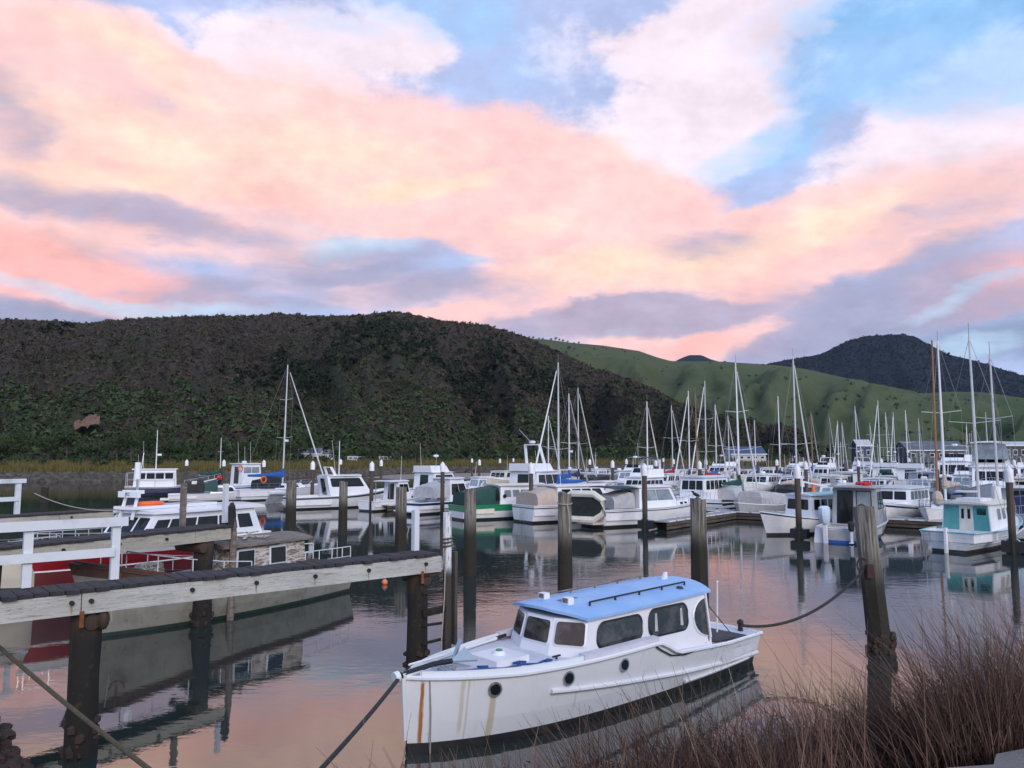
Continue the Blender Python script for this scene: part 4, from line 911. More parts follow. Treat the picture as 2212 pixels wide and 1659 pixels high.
MB().poly([(-2.2, -1.16, 1.75), (-1.75, -1.16, 1.75), (-1.7, -1.08, 2.05), (-2.2, -1.08, 2.05)]).build('clear_panel', 'glass_pale', r, 0)
MB().box((-4.55, 0, .3), (.8, 2.4, .12)).build('swim_platform', 'white_gel', r, smooth=0)
r = boat('yacht', 'white sloop with blue sail cover, black spray hood and rolled headsail', 'yacht', 618, 82)
yacht(r, 11, 3.3, h=14.2, cover='blue_canvas', dodger='black_canvas', tilt=-.25, spr=(.38, .7), radar=True, mx=-.02, sheer=(1.1, 1.1, 1.5))
MB().torus((-3.4, -1.3, 2.1), .3, .3, .07, 12, 5, 'y').build('lifebuoy', 'orange_plastic', r)
r = thing('inflatable_dinghy', 'pale grey inflatable dinghy hauled up on its side behind a timber pile', 'dinghy', (XD(600, 74), 74, .35), NANG + .3)
mb = MB()
def inflat(r, L, W, rt, m, tilt, floor='deck_grey'):
    M_ = Matrix.Rotation(tilt, 4, 'X'); pts = [(-L / 2, W / 2, 0), (0, W / 2, 0), (L * .3, W * .42, .03), (L * .45, W * .22, .08), (L * .5, 0, .12)]
    pts = pts + [(a, -b, c) for a, b, c in reversed(pts[:-1])]; pts = [M_ @ Vector(p) for p in pts]; rs = [rt * .8] + [rt] * (len(pts) - 2) + [rt * .8]
    MB().tube(pts, rs, 9).build('tube', m, r); MB().prism([M_ @ Vector(p) for p in ((-L / 2, W / 2, -.1), (L * .3, W * .4, -.1), (L * .44, 0, -.06), (L * .3, -W * .4, -.1), (-L / 2, -W / 2, -.1))], M_ @ Vector((0, 0, .04))).build('floor', floor, r, 0)
inflat(r, 2.9, 1.5, .24, 'deck_white', R(-62))
r = boat('motor_launch', 'white launch with one long tinted window and open cockpit', 'boat', 742, 68.5, NANG - .3)
H, f, w, zd = launch(r, 9.6, 3.3, 'white_gel', 'boot_black', 'deck_white', (1.0, 1.05, 1.6), (-.16, .26), 2.75, 1, 'glass', 'white_gel', (None if False else ('boot_green', .78, .93)), True, rf=1.2, ra=-.35, v=(.48, .9), front=2, aerials=1, hard=.0, cockpit=(.34, .35), rails=False, wr=.12)
MB().tube([(-.2, .3, 2.8), (-.2, .3, 5.8)], [.05, .03], 6).build('mast', 'white_mast', r); arch(r, -1.0, 2.75, 3.5, 1.0)
for sy in (1, -1): MB().bar((-4.7, sy * 1.2, 1.0), (-3.2, sy * 1.25, 2.4), .04, .05).build('canopy_frame', 'steel', r, 0)
MB().box((-5.1, 0, .25), (.7, 2.3, .1)).build('swim_platform', 'bare_wood', r, smooth=0)
r = boat('hardtop_boat', 'small white hardtop boat with square side panes above a brown finger pontoon', 'boat', 862, 66)
H, f, w, zd = launch(r, 7, 2.5, 'white_gel', 'boot_black', 'deck_white', (.8, .85, 1.15), (-.12, .12), 2.35, 2, 'glass', 'white_gel', None, True, rf=.4, hard=.9, aerials=1, cockpit=(.36, .35))
r = boat('cabin_boat', 'white cabin boat with two tall windows and a navy gunwale band', 'boat', 962, 63)
H, f, w, zd = launch(r, 8, 2.9, 'white_gel', 'boot_black', 'deck_white', (.9, .9, 1.3), (-.06, .28), 2.65, 2, 'glass', 'white_gel', ('navy', .72, .94), False, rf=.9, v=(.3, .78), aerials=0, cockpit=(.42, .4), hard=0)
canopy(r, -2.4, -.7, 1.1, 1.2, 2.45, 'grey_canvas', True, 'clear_cover'); MB().box((-4.3, 0, .3), (.7, 2.0, .1)).build('swim_platform', 'white_gel', r, smooth=0)
r = boat('flybridge_cruiser', 'white flybridge cruiser with navy windscreen and rows of aerials behind the hardtop boat', 'boat', 942, 82)
launch(r, 11, 3.7, fly=True, zc=2.75, sheer=(1.1, 1.1, 1.7), nw=2, cab=(-.16, .22), rad=True, aerials=2, rf=1.1, stripe=('navy', .5, .6))
r = boat('motor_launch', 'white launch with bright green band and dark green canvas over its stern', 'boat', 1112, 57.5, NANG - .38)
H, f, w, zd = launch(r, 9.6, 3.1, 'white_paint', 'boot_black', 'cream_paint', (1.0, 1.05, 1.55), (-.20, .27), 2.35, 5, 'glass_pale', 'cream_paint', ('green_band', .52, .97), False, rf=.5, v=(.42, .78), front=3, frame='white_paint', dodger='green_canvas', cockpit=(.24, .45), rails=False, aerials=0, nfr=.7, rub='green_band')
MB().tube([(-1.55, -w * .99, 1.62), (-1.55, -w * .99 - .03, 1.62)], .14, 12).build('porthole', 'glass', r)
MB().prism([(-2.25, -w - .01, 1.35), (-1.95, -w - .01, 1.35), (-2.02, -w + .09, 2.1), (-2.18, -w + .09, 2.1)], (0, -.03, 0)).build('lamp_window', 'glass', r, 0)
r = boat('flybridge_cruiser', 'tall white flybridge cruiser with radar arch behind the green and white launch', 'boat', 1165, 71)
H, f, w, zd = launch(r, 11.5, 3.8, 'white_gel', 'boot_black', 'deck_white', (1.2, 1.2, 1.8), (-.22, .2), 3.1, 3, 'glass', 'white_gel', None, True, True, False, None, rf=1.0, rad=False, aerials=1, front=3)
arch(r, -.6, 3.8, 5.5, 1.0, lean=.5, t=.2); radome(r, -1.1, 5.6); MB().bar((-1.1, 0, 5.6), (-3.0, 0, 6.8), .05, .05).build('davit', 'steel', r, 0)
MB().tube([(-.9, -.5, 2.9), (-.9, -.5, 5.9)], .04, 6).build('mast', 'wire', r)
r = boat('motor_cruiser', 'white cruiser with tan canvas stern panel, black windows and swim ladder', 'boat', 1250, 55.5, NANG - .34)
H, f, w, zd = launch(r, 9.6, 3.3, 'white_gel', 'boot_black', 'deck_white', (1.15, 1.15, 1.6), (-.30, .22), 2.4, 4, 'glass', 'white_gel', ('boot_green', .80, .87), True, rf=.9, v=(.42, .86), aerials=1, cockpit=(.17, .5), frame='white_paint', rails=False, dodger='tan_canvas')
o = MB(); o.tube([(-4.95, -.25, 1.0), (-4.95, -.25, .1)], .02, 5).tube([(-4.95, .1, 1.0), (-4.95, .1, .1)], .02, 5)
for k in range(3): o.tube([(-4.95, -.25, .3 + k * .28), (-4.95, .1, .3 + k * .28)], .018, 5)
o.build('ladder', 'steel', r)
r = boat('motor_cruiser', 'white cruiser with green stern awning and curtained windows, an inflatable stowed on its stern', 'boat', 1402, 52.3, NANG - .36)
H, f, w, zd = launch(r, 9.8, 3.4, 'white_gel', 'boot_black', 'deck_white', (1.1, 1.15, 1.6), (-.22, .16), 2.45, 2, 'glass_pale', 'white_gel', ('black_canvas', .82, .88), True, rf=.8, v=(.42, .86), aerials=1, cockpit=(.26, .45), frame='wire', rails=True)
canopy(r, -4.0, -2.2, 1.15, 1.15, 2.25, 'grey_canvas', True, 'cockpit_cover'); roof(r, -4.2, -1.9, 1.25, 2.42, 'green_canvas', .03, .1, 1.0, 'awning')
MB().box((-5.35, 0, .3), (1.0, 2.7, .12)).build('swim_platform', 'tan_canvas', r, smooth=0)
q = r.matrix_basis @ Vector((-5.6, 0, 1.28)); d = thing('inflatable_dinghy', 'cream eight-sided inflatable standing on edge with its dark underside showing', 'dinghy', q, NANG + .12)
oc = [(0, 1.42 * a, .80 * b) for a, b in ((-.55, -1), (.55, -1), (1, -.5), (1, .5), (.55, 1), (-.55, 1), (-1, .5), (-1, -.5))]
MB().tube(oc + oc[:2], .23, 8).build('tube', 'tan_canvas' if False else 'cream_paint', d); MB().prism(oc, (-.05, 0, 0)).build('floor', 'black_canvas', d, 0)
r = boat('cabin_launch', 'pale blue and white launch with tall wheelhouse windows beside a pontoon', 'boat', 1508, 63, NANG + math.pi)
launch(r, 8.4, 2.9, 'paleblue_gel', 'boot_black', 'deck_white', (.95, 1.0, 1.4), (-.38, .18), 2.75, 5, 'glass', 'paleblue_gel', None, False, rf=.25, v=(.5, .88), front=3, aerials=0, cockpit=None, nfr=.95)
r = boat('cruiser', 'low boat under a wrinkled pale grey canvas cover', 'boat', 1632, 58.5, NANG + math.pi)
H = Hull(r, 7.6, 2.8, (.85, .85, 1.15), ('alloy_hull', 'boot_black', 'brown_wood'), n=10, rub='white_paint'); canopy(r, -3.2, 1.6, 1.15, .85, 1.95, 'grey_canvas', True, 'boat_cover', .8); bow_rail(r, H, .55, 7, .45)
r = boat('wooden_launch', 'old white wooden launch with rows of small windows and a pale green cabin roof', 'boat', 1745, 46.0, NANG + math.pi - .42)
H, f, w, zd = launch(r, 8.2, 2.7, 'white_paint', 'boot_black', 'deck_white', (.8, .85, 1.35), (-.36, .14), 2.2, 6, 'glass', 'white_paint', ('boot_green', .90, 1.0), False, rf=.12, v=(.45, .85), front=2, aerials=0, cockpit=None, frame='rail_white', nfr=.9, rails=False)
roof(r, -3.2, .75, 1.05, 2.26, 'turquoise_deck', .03, .06, .9, 'roof_covering'); MB().tube([(.9, .2, 2.2), (.9, .2, 3.3)], .05, 6).build('funnel', 'white_paint', r); MB().tube([(-.6, -.3, 2.3), (-.6, -.3, 3.0)], [.13, .05], 8).build('traffic_cone', 'orange_plastic', r)
MB().bar((-2.6, -.2, 2.5), (1.2, -.2, 3.1), .09, .09).build('boom', 'deck_white', r, 0)
r = boat('alloy_boat', 'grey alloy fishing boat with boxy cabin and red gear on its roof', 'boat', 1846, 43.3, NANG + .02)
H = Hull(r, 7.4, 2.8, (.75, .85, 1.35), ('alloy_hull', 'blue_canvas', 'deck_grey'), tw=.95, cockpit=(.40, .35), n=10, rub='deck_white', stripe=('white_paint', .86, .95))
f = cabin(r, 'cabin', -.8, 1.5, .7, 2.75, 1.2, 1.12, .1, .5, 'alloy_hull', .9)
pane(r, f['aft'], .55, .86, .45, .9, 'glass_pale', .05, 'black_rubber', .05); pane(r, f['aft'], .12, .45, .06, .9, 'glass', .05, 'black_rubber', .05, name='door'); wins(r, f['star'], 2, .45, .88, frame='black_rubber'); wins(r, f['port'], 2, .45, .88); wins(r, f['front'], 2, .5, .92)
roof(r, -1.5, 1.3, 1.2, 2.76, 'alloy_hull', .05, .08, .95)
for k in range(6): MB().tube([(-.9 + k * .3, -.7 + .25 * (k % 3), 2.95), (-.6 + k * .3, -.6 + .3 * (k % 3), 2.95)], .12, 7).build('float', 'red_buoy', r)
rail(r, [(-1.2, -1.0, 2.85), (-.2, -1.0, 2.88), (.8, -.95, 2.88)], .25, 'steel', .02); rail(r, [(-1.2, 1.0, 2.85), (-.2, 1.0, 2.88), (.8, .95, 2.88)], .25, 'steel', .02); bow_rail(r, H, .5, 7, .6, r=.025)
for sy in (1, -1):
    MB().prism([(-3.65, sy * 1.3, 0), (-3.65, sy * .85, 0), (-3.55, sy * .95, .75), (-3.55, sy * 1.25, .75)], (-.35, 0, -.02)).build('pod', 'deck_white', r, 0)
aerial(r, 0, .8, 2.8, 2.5)
outboard(r, -4.05, .70, .35, 'paleblue_gel', 1.45); outboard(r, -3.9, -.55, .3, 'black_canvas', .8)
for k in range(5): MB().tube([(-.9 + k * .25, 1.14, 2.85), (-.95 + k * .25, 1.2, 3.3)], .03, 5).build('rod_holder', 'steel', r)
# white and teal double-masted wooden boat
r = boat('motor_sailer', 'white wooden boat with teal cabin back, cream doors and two grey masts', 'boat', 2108, 39.4, NANG - .20)
H = Hull(r, 8.6, 3.0, (.95, .95, 1.5), ('white_paint', 'boot_black', 'deck_white'), tw=.80, cockpit=(.26, .5), n=14, wl=(.62, .4), rake=.8, aft_rake=-.25, rub='turquoise_deck')
for fr_ in (.25, .45, .62): 
    mb = MB()
    for sy in (1, -1): mb.tube([H.pt(t, fr_, sy) for t in H.ts[:-1]], .018, 4)
    mb.build('plank_seam', 'paleblue_gel', r)
f = cabin(r, 'cabin', -2.05, 1.9, .6, 2.15, 1.12, 1.0, .05, .5, 'white_paint', .8)
pane(r, f['aft'], .02, .36, .05, .95, 'teal_paint', 0, name='teal_panel'); pane(r, f['aft'], .66, .98, .05, .95, 'teal_paint', 0, name='teal_panel')
for a in (.38, .515):
    dd = pane(r, f['aft'], a, a + .115, .02, .95, 'cream_paint', 0, name='door'); MB().prism([on(f['aft'], u, v, .013) for u, v in ((a + .03, .55), (a + .085, .55), (a + .085, .85), (a + .03, .85))], (-.02, 0, 0)).build('pane', 'glass', dd, 0)
pane(r, f['aft'], .74, .94, .68, .88, 'glass', .05); wins(r, f['star'], 3, .5, .85, 'glass_pale', .3, .97, .06, .1, 'white_paint'); wins(r, f['port'], 3, .5, .85, 'glass_pale', .03, .7, .06, .1, 'white_paint'); wins(r, f['front'], 3, .5, .86)
roof(r, -2.35, 1.6, 1.12, 2.14, 'cream_paint', .05, .1, .85); MB().box((-.9, 0, 2.34), (1.5, 1.1, .14)).build('dinghy_cover', 'deck_white', r, smooth=0)
MB().prism([(-4.45, -.05, -.1), (-4.45, .05, -.1), (-4.42, .05, 1.15), (-4.42, -.05, 1.15)], (-.22, 0, 0)).build('rudder', 'white_paint', r, 0)
mb = MB()
for yy in (.72, 1.0): mb.bar((-4.48, yy, .42), (-4.58, yy, .98), .03, .03)
for k in range(4): mb.bar((-4.49 - .025 * k, .72, .45 + .17 * k), (-4.49 - .025 * k, 1.0, .45 + .17 * k), .03, .03)
mb.build('ladder', 'steel', r, 0)
rig(r, -.2, 2.2, 10.6, None, None, 1.2, (2.9, .5), None, 'alloy_mast', None, (.47,), r=.075, tilt=.12); rig(r, 2.6, 1.3, 9.9, (4.2, 1.5), None, 1.1, None, None, 'alloy_mast', None, (.6,), r=.07, tilt=.1)
MB().tube([(2.3, 0, 1.35), (2.3, 0, 2.9)], [.3, .22], 8).build('furled_sail', 'white_mast', r)
r = boat('yacht', 'white yacht with turquoise deck, brown spar and tan sails lashed on deck', 'yacht', 2036, 51.5, NANG + math.pi - .1)
H = Hull(r, 9, 2.9, (.85, .9, 1.3), ('white_paint', 'boot_green', 'turquoise_deck'), tw=.6, n=12, rake=.9, full=2.1)
f = cabin(r, 'trunk_cabin', -1.9, 1.6, .8, 1.45, .95, .8, .1, .5, 'white_paint', .7); wins(r, f['star'], 3, .35, .75); wins(r, f['port'], 3, .35, .75); roof(r, -2, 1.3, .88, 1.44, 'turquoise_deck', .04, .06, .7)
rig(r, .25, 1.4, 12.2, (4.3, 1.3), (-4.4, .9), 1.2, (3.3, 1.0), 'tan_canvas', 'white_mast', None, (.55,), tilt=.05)
MB().tube([(2.7, .2, 1.3), (2.2, .2, 12.0)], [.08, .05], 7).build('spar', 'wood_mast', r); MB().ball((2.7, .2, 1.8), .42, 8, 6, (.8, .8, 1.2)).build('lashed_sail', 'tan_canvas', r)
pts = [H.pt(i / 9 * .95 + .02, 1, 1) for i in range(10)]; rail(r, pts, .55, 'wire', .015, True, 'guard_rail'); rail(r, [(a, -b, c) for a, b, c in pts], .55, 'wire', .015, True, 'guard_rail')
r = boat('motor_yacht', 'big white flybridge motor yacht with clear screens and red round buoys, bow towards the pontoon', 'boat', 2135, 67, NANG + math.pi + .12)
H, f, w, zd = launch(r, 12.5, 4.2, 'white_gel', 'boot_black', 'deck_white', (1.4, 1.5, 2.3), (-.2, .18), 3.5, 4, 'glass', 'white_gel', None, False, True, False, None, rf=.6, front=3, aerials=2, v=(.48, .85))
canopy(r, -2.6, 1.0, 1.45, 4.2, 5.6, 'glass_pale', True, 'clear_screens'); roof(r, -2.8, 1.2, 1.5, 5.6, 'white_gel', .06, .1, .95, 'hardtop')
for t_ in (.62, .74): q = H.pt(t_, .55, 1); MB().ball((q[0], q[1] + .3, q[2]), .33, 9, 7).build('buoy', 'red_buoy', r)
r = boat('flybridge_cruiser', 'tall white cruiser with dark sheer line next to the big motor yacht', 'boat', 2056, 81, NANG + math.pi)
launch(r, 12, 4, 'white_gel', 'boot_black', 'deck_white', (1.5, 1.6, 2.5), (-.25, .15), 3.9, 4, fly=True, canvas='grey_canvas', stripe=('navy', .88, .96), rf=.9, aerials=2, rad=True)
r = boat('runabout', 'boat under a dark blue canvas cover beside the thick white-capped pile', 'boat', 2222, 47, NANG + math.pi)
H = Hull(r, 7.5, 2.8, (.9, .9, 1.2), ('white_gel', 'boot_black', 'deck_white'), n=10); canopy(r, -3.3, 1.8, 1.25, .95, 2.2, 'dark_blue_canvas', True, 'boat_cover', .8); bow_rail(r, H)
r = boat('cabin_launch', 'beige launch with a turquoise hull band behind the thick white-capped pile', 'boat', 2205, 72, NANG + math.pi)
launch(r, 9, 3, 'cream_paint', 'boot_black', 'deck_white', stripe=('turquoise_deck', .3, .8), roofm='cream_paint', zc=2.4)
# yachts whose masts stand out
YS = [ # mast px, top y, height, hull, cover, label
 (1206, 783, 12.6, 'white_gel', 'blue_canvas', 'white sloop with tall mast and rolled headsail beside the radar-arch cruiser', NANG + math.pi, 'alloy_mast', (.33,)),
 (1229, 851, 11.5, 'white_gel', 'blue_canvas', 'white sloop with plain mast next to a taller sloop behind the green launch', NANG, 'white_mast', (.45,)),
 (1249, 838, 12.8, 'white_gel', 'dark_blue_canvas', 'sloop with double-wire mast and dark blue sail cover behind the tan-sterned cruiser', NANG, 'alloy_mast', (.4,)),
 (1184, 899, 10.0, 'white_gel', 'grey_canvas', 'small sloop with short mast behind the radar-arch cruiser', NANG, 'white_mast', (.5,)),
 (1397, 868, 10.2, 'white_gel', 'red_canvas', 'white sloop with red sail cover and slanting headsail roll', NANG, 'white_mast', (.45,)),
 (1487, 845, 12.2, 'white_gel', 'dark_blue_canvas', 'sloop with navy sail cover behind the pale blue launch', NANG + math.pi, 'white_mast', (.45,)),
 (1503, 851, 11.5, 'cream_paint', 'tan_canvas', 'yacht with brown wooden mast among white ones', NANG, 'wood_mast', (.5,)),
 (1523, 823, 13.4, 'white_gel', 'red_canvas', 'yacht with dark red sail cover beside the green-covered sloop', NANG + math.pi, 'alloy_mast', (.3, .62)),
 (1545, 875, 11.2, 'paleblue_gel', 'blue_canvas', 'pale blue yacht with short mast beside a red-covered one', NANG, 'white_mast', (.45,)),
 (1594, 784, 12.4, 'boot_green', 'green_canvas', 'dark green sloop with tall mast and dark green sail cover', NANG, 'white_mast', (.33, .62)),
 (1573, 899, 10.0, 'white_gel', 'grey_canvas', 'small white sloop with bare boom behind the green yacht', NANG, 'alloy_mast', (.5,)),
 (1630, 908, 10.6, 'white_gel', 'blue_canvas', 'white sloop below the end of the brown spur', NANG, 'white_mast', (.5,)),
 (1682, 857, 12.2, 'white_gel', 'dark_blue_canvas', 'white yacht with a pair of close masts in the middle rows', NANG + math.pi, 'white_mast', (.42,)),
 (1717, 769, 13.2, 'white_gel', 'tan_canvas', 'large sloop with very tall grey mast behind the white wooden launch', NANG, 'alloy_mast', (.35,)),
 (1752, 888, 11.8, 'white_gel', 'blue_canvas', 'sloop with slim mast below the dark mountain foot', NANG, 'wood_mast', (.5,)),
 (1791, 895, 11.5, 'navy', 'dark_blue_canvas', 'navy yacht with black mast in the back rows', NANG, 'wire', (.45,)),
 (1808, 910, 11.0, 'white_gel', 'grey_canvas', 'white sloop with slack forestay in the back rows', NANG + math.pi, 'white_mast', (.5,)),
 (1848, 878, 12.0, 'white_gel', 'blue_canvas', 'sloop with blue cover near the small navy lookout hut', NANG, 'alloy_mast', (.4,)),
 (1879, 915, 11.5, 'white_gel', 'white_mast', 'white sloop just beyond the navy lookout hut', NANG, 'alloy_mast', (.5,)),
 (1914, 892, 12.2, 'white_gel', 'dark_blue_canvas', 'first of two sloops with close masts beyond the pale blue cruiser', NANG, 'white_mast', (.42,)),
 (1930, 892, 12.0, 'cream_paint', 'blue_canvas', 'cream sloop, second of two with close masts beyond the pale blue cruiser', NANG + math.pi, 'alloy_mast', (.42,)),
 (1957, 887, 12.0, 'white_gel', 'red_canvas', 'sloop with red cover in front of the grey boat shed', NANG, 'white_mast', (.5,)),
 (1984, 905, 11.6, 'white_gel', 'grey_canvas', 'white sloop with grey cover in front of the grey boat shed', NANG, 'alloy_mast', (.5,)),
 (2087, 916, 11.8, 'white_gel', 'blue_canvas', 'white yacht with white mast beside the dark building', NANG + math.pi, 'white_mast', (.5,)),
 (2130, 892, 12.2, 'white_gel', 'green_canvas', 'yacht with green cover between the grey shed and the dark building', NANG, 'alloy_mast', (.45,)),
]
for (q, ty, h, hl, cv, lab, ang, mm, spr) in YS:
    D = (h - EYE) * FPX / (985 - ty); L = h * .78
    mx = .06 * L; off = Vector((math.cos(ang), math.sin(ang))) * mx; mpos = Vector((XD(q, D), D)); c = mpos - off
    r = boat('yacht', lab, 'yacht', q, D, ang, xy=(c.x, c.y))
    yacht(r, L, L * .31, hl, random.choice(['boot_black', 'boot_green', 'navy']), h=h, cover=cv, furl=random.choice(['white_mast', 'white_mast', 'grey_canvas', None]), mastm=mm, spr=spr, dodger=random.choice([None, 'dark_blue_canvas', 'grey_canvas', 'black_canvas']), radar=random.random() < .3, stripe=random.choice([None, ('navy', .8, .88), ('red_hull', .82, .9), None]), tilt=random.uniform(-.1, .25))

# ------------------------------------------------------------------ remaining berths, filled row by row
KINDS = ['launch', 'fly', 'hard', 'canvas', 'launch', 'fly', 'cabin', 'yacht_low']
CV = {'blue_canvas': 'blue', 'dark_blue_canvas': 'navy', 'green_canvas': 'dark green', 'grey_canvas': 'grey', 'tan_canvas': 'tan', 'red_canvas': 'red', 'black_canvas': 'black'}
HL = [('white_gel', 'white')] * 6 + [('cream_paint', 'cream'), ('paleblue_gel', 'pale blue'), ('navy', 'navy'), ('white_paint', 'white'), ('boot_green', 'dark green')]
rb = random.Random(31)
def rowboat(x, y, ang, row):
    kd = rb.choice(KINDS); hm, hn = rb.choice(HL); cv = rb.choice(list(CV)); L = rb.uniform(8.2, 12.6); B = L * rb.uniform(.31, .36)
    st = rb.choice([None, None, ('navy', .78, .88), ('red_hull', .8, .88), ('blue_canvas', .5, .62), ('black_canvas', .86, .94)]); sn = {None: ''} 
    stn = '' if not st else ' with ' + {'navy': 'navy', 'red_hull': 'red', 'blue_canvas': 'blue', 'black_canvas': 'black'}[st[0]] + ' hull line'
    g = 'boats berthed in the %s row' % row; glass = rb.choice(['glass', 'glass', 'glass', 'glass_pale'])
    S = (rb.uniform(.8, 1.1), rb.uniform(.85, 1.1), rb.uniform(1.3, 1.8))
    bt = rb.choice(['boot_black', 'boot_green', 'navy', 'maroon_bottom'])
    if kd == 'launch':
        r = boat('motor_launch', '%s launch%s and %d side windows in the %s row' % (hn, stn or ' with plain hull', 3 + int(L) % 3, row), 'boat', 0, 0, ang, g, (x, y))
        launch(r, L, B, hm, bt, 'deck_white', S, (-.2, .2), S[1] + rb.uniform(1.2, 1.5), 3 + int(L) % 3, glass, 'white_gel', st, True, rf=rb.uniform(.3, .9), aerials=rb.randrange(3), rad=rb.random() < .4, rails=rb.random() < .7)
    elif kd == 'fly':
        bm_ = rb.random() < .6
        r = boat('flybridge_cruiser', '%s flybridge cruiser%s%s in the %s row' % (hn, (' with %s bimini' % CV[cv]) if bm_ else ' with open flybridge', stn.replace('with', 'and'), row), 'boat', 0, 0, ang, g, (x, y))
        launch(r, L * 1.1, B * 1.1, hm, bt, 'deck_white', (S[0] + .2, S[1] + .2, S[2] + .3), (-.2, .2), S[1] + 1.7, 2 + int(L) % 3, glass, 'white_gel', st, True, True, rb.random() < .4, cv if bm_ else None, rf=rb.uniform(.6, 1.2), aerials=rb.randrange(3), rad=rb.random() < .4, front=rb.choice([1, 2, 3]))
    elif kd == 'hard':
        r = boat('hardtop_boat', '%s hardtop boat%s and raked windscreen in the %s row' % (hn, stn or ' with plain hull', row), 'boat', 0, 0, ang, g, (x, y))
        launch(r, L * .8, B * .85, hm, bt, 'deck_white', (S[0] * .9, S[1] * .9, S[2] * .85), (-.1, .14), S[1] + 1.35, 2, glass, 'white_gel', st, True, hard=.9, rf=.6, aerials=1, cockpit=(.36, .35))
    elif kd == 'canvas':
        r = boat('cruiser', '%s cruiser with %s cockpit cover%s in the %s row' % (hn, CV[cv], stn.replace('with', 'and'), row), 'boat', 0, 0, ang, g, (x, y))
        launch(r, L, B, hm, bt, 'deck_white', S, (-.05, .25), S[1] + 1.15, 3, glass, 'white_gel', st, False, rf=1.1, dodger=cv, aerials=rb.randrange(2), cockpit=(.42, .4), arch_=rb.random() < .3)
    elif kd == 'cabin':
        r = boat('cabin_launch', '%s wheelhouse boat%s and upright windows in the %s row' % (hn, stn or ' with plain hull', row), 'boat', 0, 0, ang, g, (x, y))
        launch(r, L * .9, B, hm, bt, 'deck_white', S, (-.1, .14), S[1] + 1.55, 3, glass, rb.choice(['white_gel', 'paleblue_gel', 'cream_paint']), st, True, rf=.15, aerials=1, mast=S[1] + 4, rad=rb.random() < .5, hard=.8)
    else:
        h = rb.uniform(10, 12.5)
        r = boat('yacht', '%s yacht with %s sail cover%s in the %s row' % (hn, CV[cv], stn.replace('with', 'and'), row), 'yacht', 0, 0, ang, g, (x, y))
        yacht(r, L, B * .92, hm, bt, h=h, cover=cv, stripe=st, mastm=rb.choice(['alloy_mast', 'white_mast']), furl=rb.choice(['white_mast', None]), dodger=rb.choice([None, cv]))
ROWS = [(60.5, 'second', 60, 0), (85.5, 'third', 72, 0), (98.0, 'fourth', 70, 0), (121.5, 'fifth', 64, 0), (134.5, 'sixth', 60, 0), (152, 'seventh', 54, 0), (164, 'eighth', 48, 0), (178, 'farthest', 42, .1)]
nb_row = 0
for k, nm, jmax, skip in ROWS:
    j = jmax
    while j > -60:
        j -= rb.uniform(3.6, 4.3); p = kj(k + rb.uniform(-.6, .6), j); q = 1106 + p.x / p.y * FPX
        if q < 900 or q > 2290: continue
        if any((p.x - a) ** 2 + (p.y - b) ** 2 < 3.7 ** 2 for a, b in OCC) or rb.random() < skip * .5: continue
        rowboat(p.x, p.y, NANG + (math.pi if rb.random() < .55 else 0) + rb.uniform(-.04, .04), nm); nb_row += 1
pass

# ------------------------------------------------------------------ the blue-roofed launch in front
LX, LL = 4.3, 8.6                       # local x in the notes below runs from the transom (0) to the stem (8.6)
_b = P(873, 1630); _tc = Vector((4.771, 17.865, 0)); LANG = math.atan2(_b.y - _tc.y, _b.x - _tc.x)
lc = (_tc + Vector((_b.x, _b.y, 0))) / 2
def hull_stain(t, tc, nz, col, bs):
    s = t.n('ShaderNodeSeparateXYZ', {0: tc}); x, z = s.outputs[0], s.outputs[2]
    vn = t.noise(t.v('MULTIPLY', tc, (14, 2, .9)), 2.2, 4, .6).outputs['Fac']
    c = col
    gn = t.noise(t.v('MULTIPLY', tc, (6, 4, .8)), 1.8, 5, .6).outputs['Fac']
    c = t.mix(t.m('MULTIPLY', t.step(gn, .55, .85), .28), c, (.45, .42, .33))
    for x0, wd, zt, zb, cc, am in ((8.40 - LX, .03, 1.1, .1, (.42, .16, .03), 1.0), (7.88 - LX, .04, 1.1, .25, (.50, .43, .26), .55), (7.80 - LX, .02, 1.1, .15, (.48, .38, .2), .5), (7.42 - LX, .065, .86, .1, (.52, .42, .25), .75), (5.9 - LX, .02, .8, .3, (.3, .3, .28), .35)):
        wv = t.m('MULTIPLY_ADD', t.m('SUBTRACT', vn, .5), .05, x)
        d = t.m('ABSOLUTE', t.m('SUBTRACT', wv, x0)); mk = t.m('MULTIPLY', t.step(d, wd, wd * .45), t.m('MULTIPLY', t.step(z, zt, zt - .08), t.step(z, zb - .1, zb + .1)))
        mk = t.m('MULTIPLY', mk, t.m('MULTIPLY', t.step(vn, .12, .5), am)); c = t.mix(mk, c, cc)
    sc = t.noise(t.v('MULTIPLY', tc, (1.2, 3, 9)), 3.0, 4, .6).outputs['Fac']       # cracked, flaking paint aft
    aft = t.step(x, -1.2, -3.2)
    return t.mix(t.m('MULTIPLY', t.m('MULTIPLY', t.step(sc, .60, .64), aft), .8), c, (.22, .21, .18))
mat('launch_white', (.79, .81, .84), (.74, .76, .79), 1.5, .35, extra=hull_stain, bump=.12, bscale=10)
mat('launch_deck', (.66, .64, .70), (.58, .56, .62), 2.5, .7, extra=dirty((.42, .40, .42), .4), bump=.2, bscale=20)
def bare_patch(t, tc, nz, col, bs):
    a = t.noise(t.v('MULTIPLY', tc, (1, 1, 2)), 2.6, 6, .7).outputs['Fac']; b = t.noise(tc, 7, 4, .6).outputs['Fac']
    c = t.mix(t.m('MULTIPLY', t.step(a, .66, .70), .8), col, (.40, .35, .30)); return t.mix(t.m('MULTIPLY', t.step(b, .68, .74), .5), c, (.45, .43, .40))
mat('launch_cabin', (.79, .79, .83), (.74, .74, .78), 1.5, .4, extra=bare_patch)
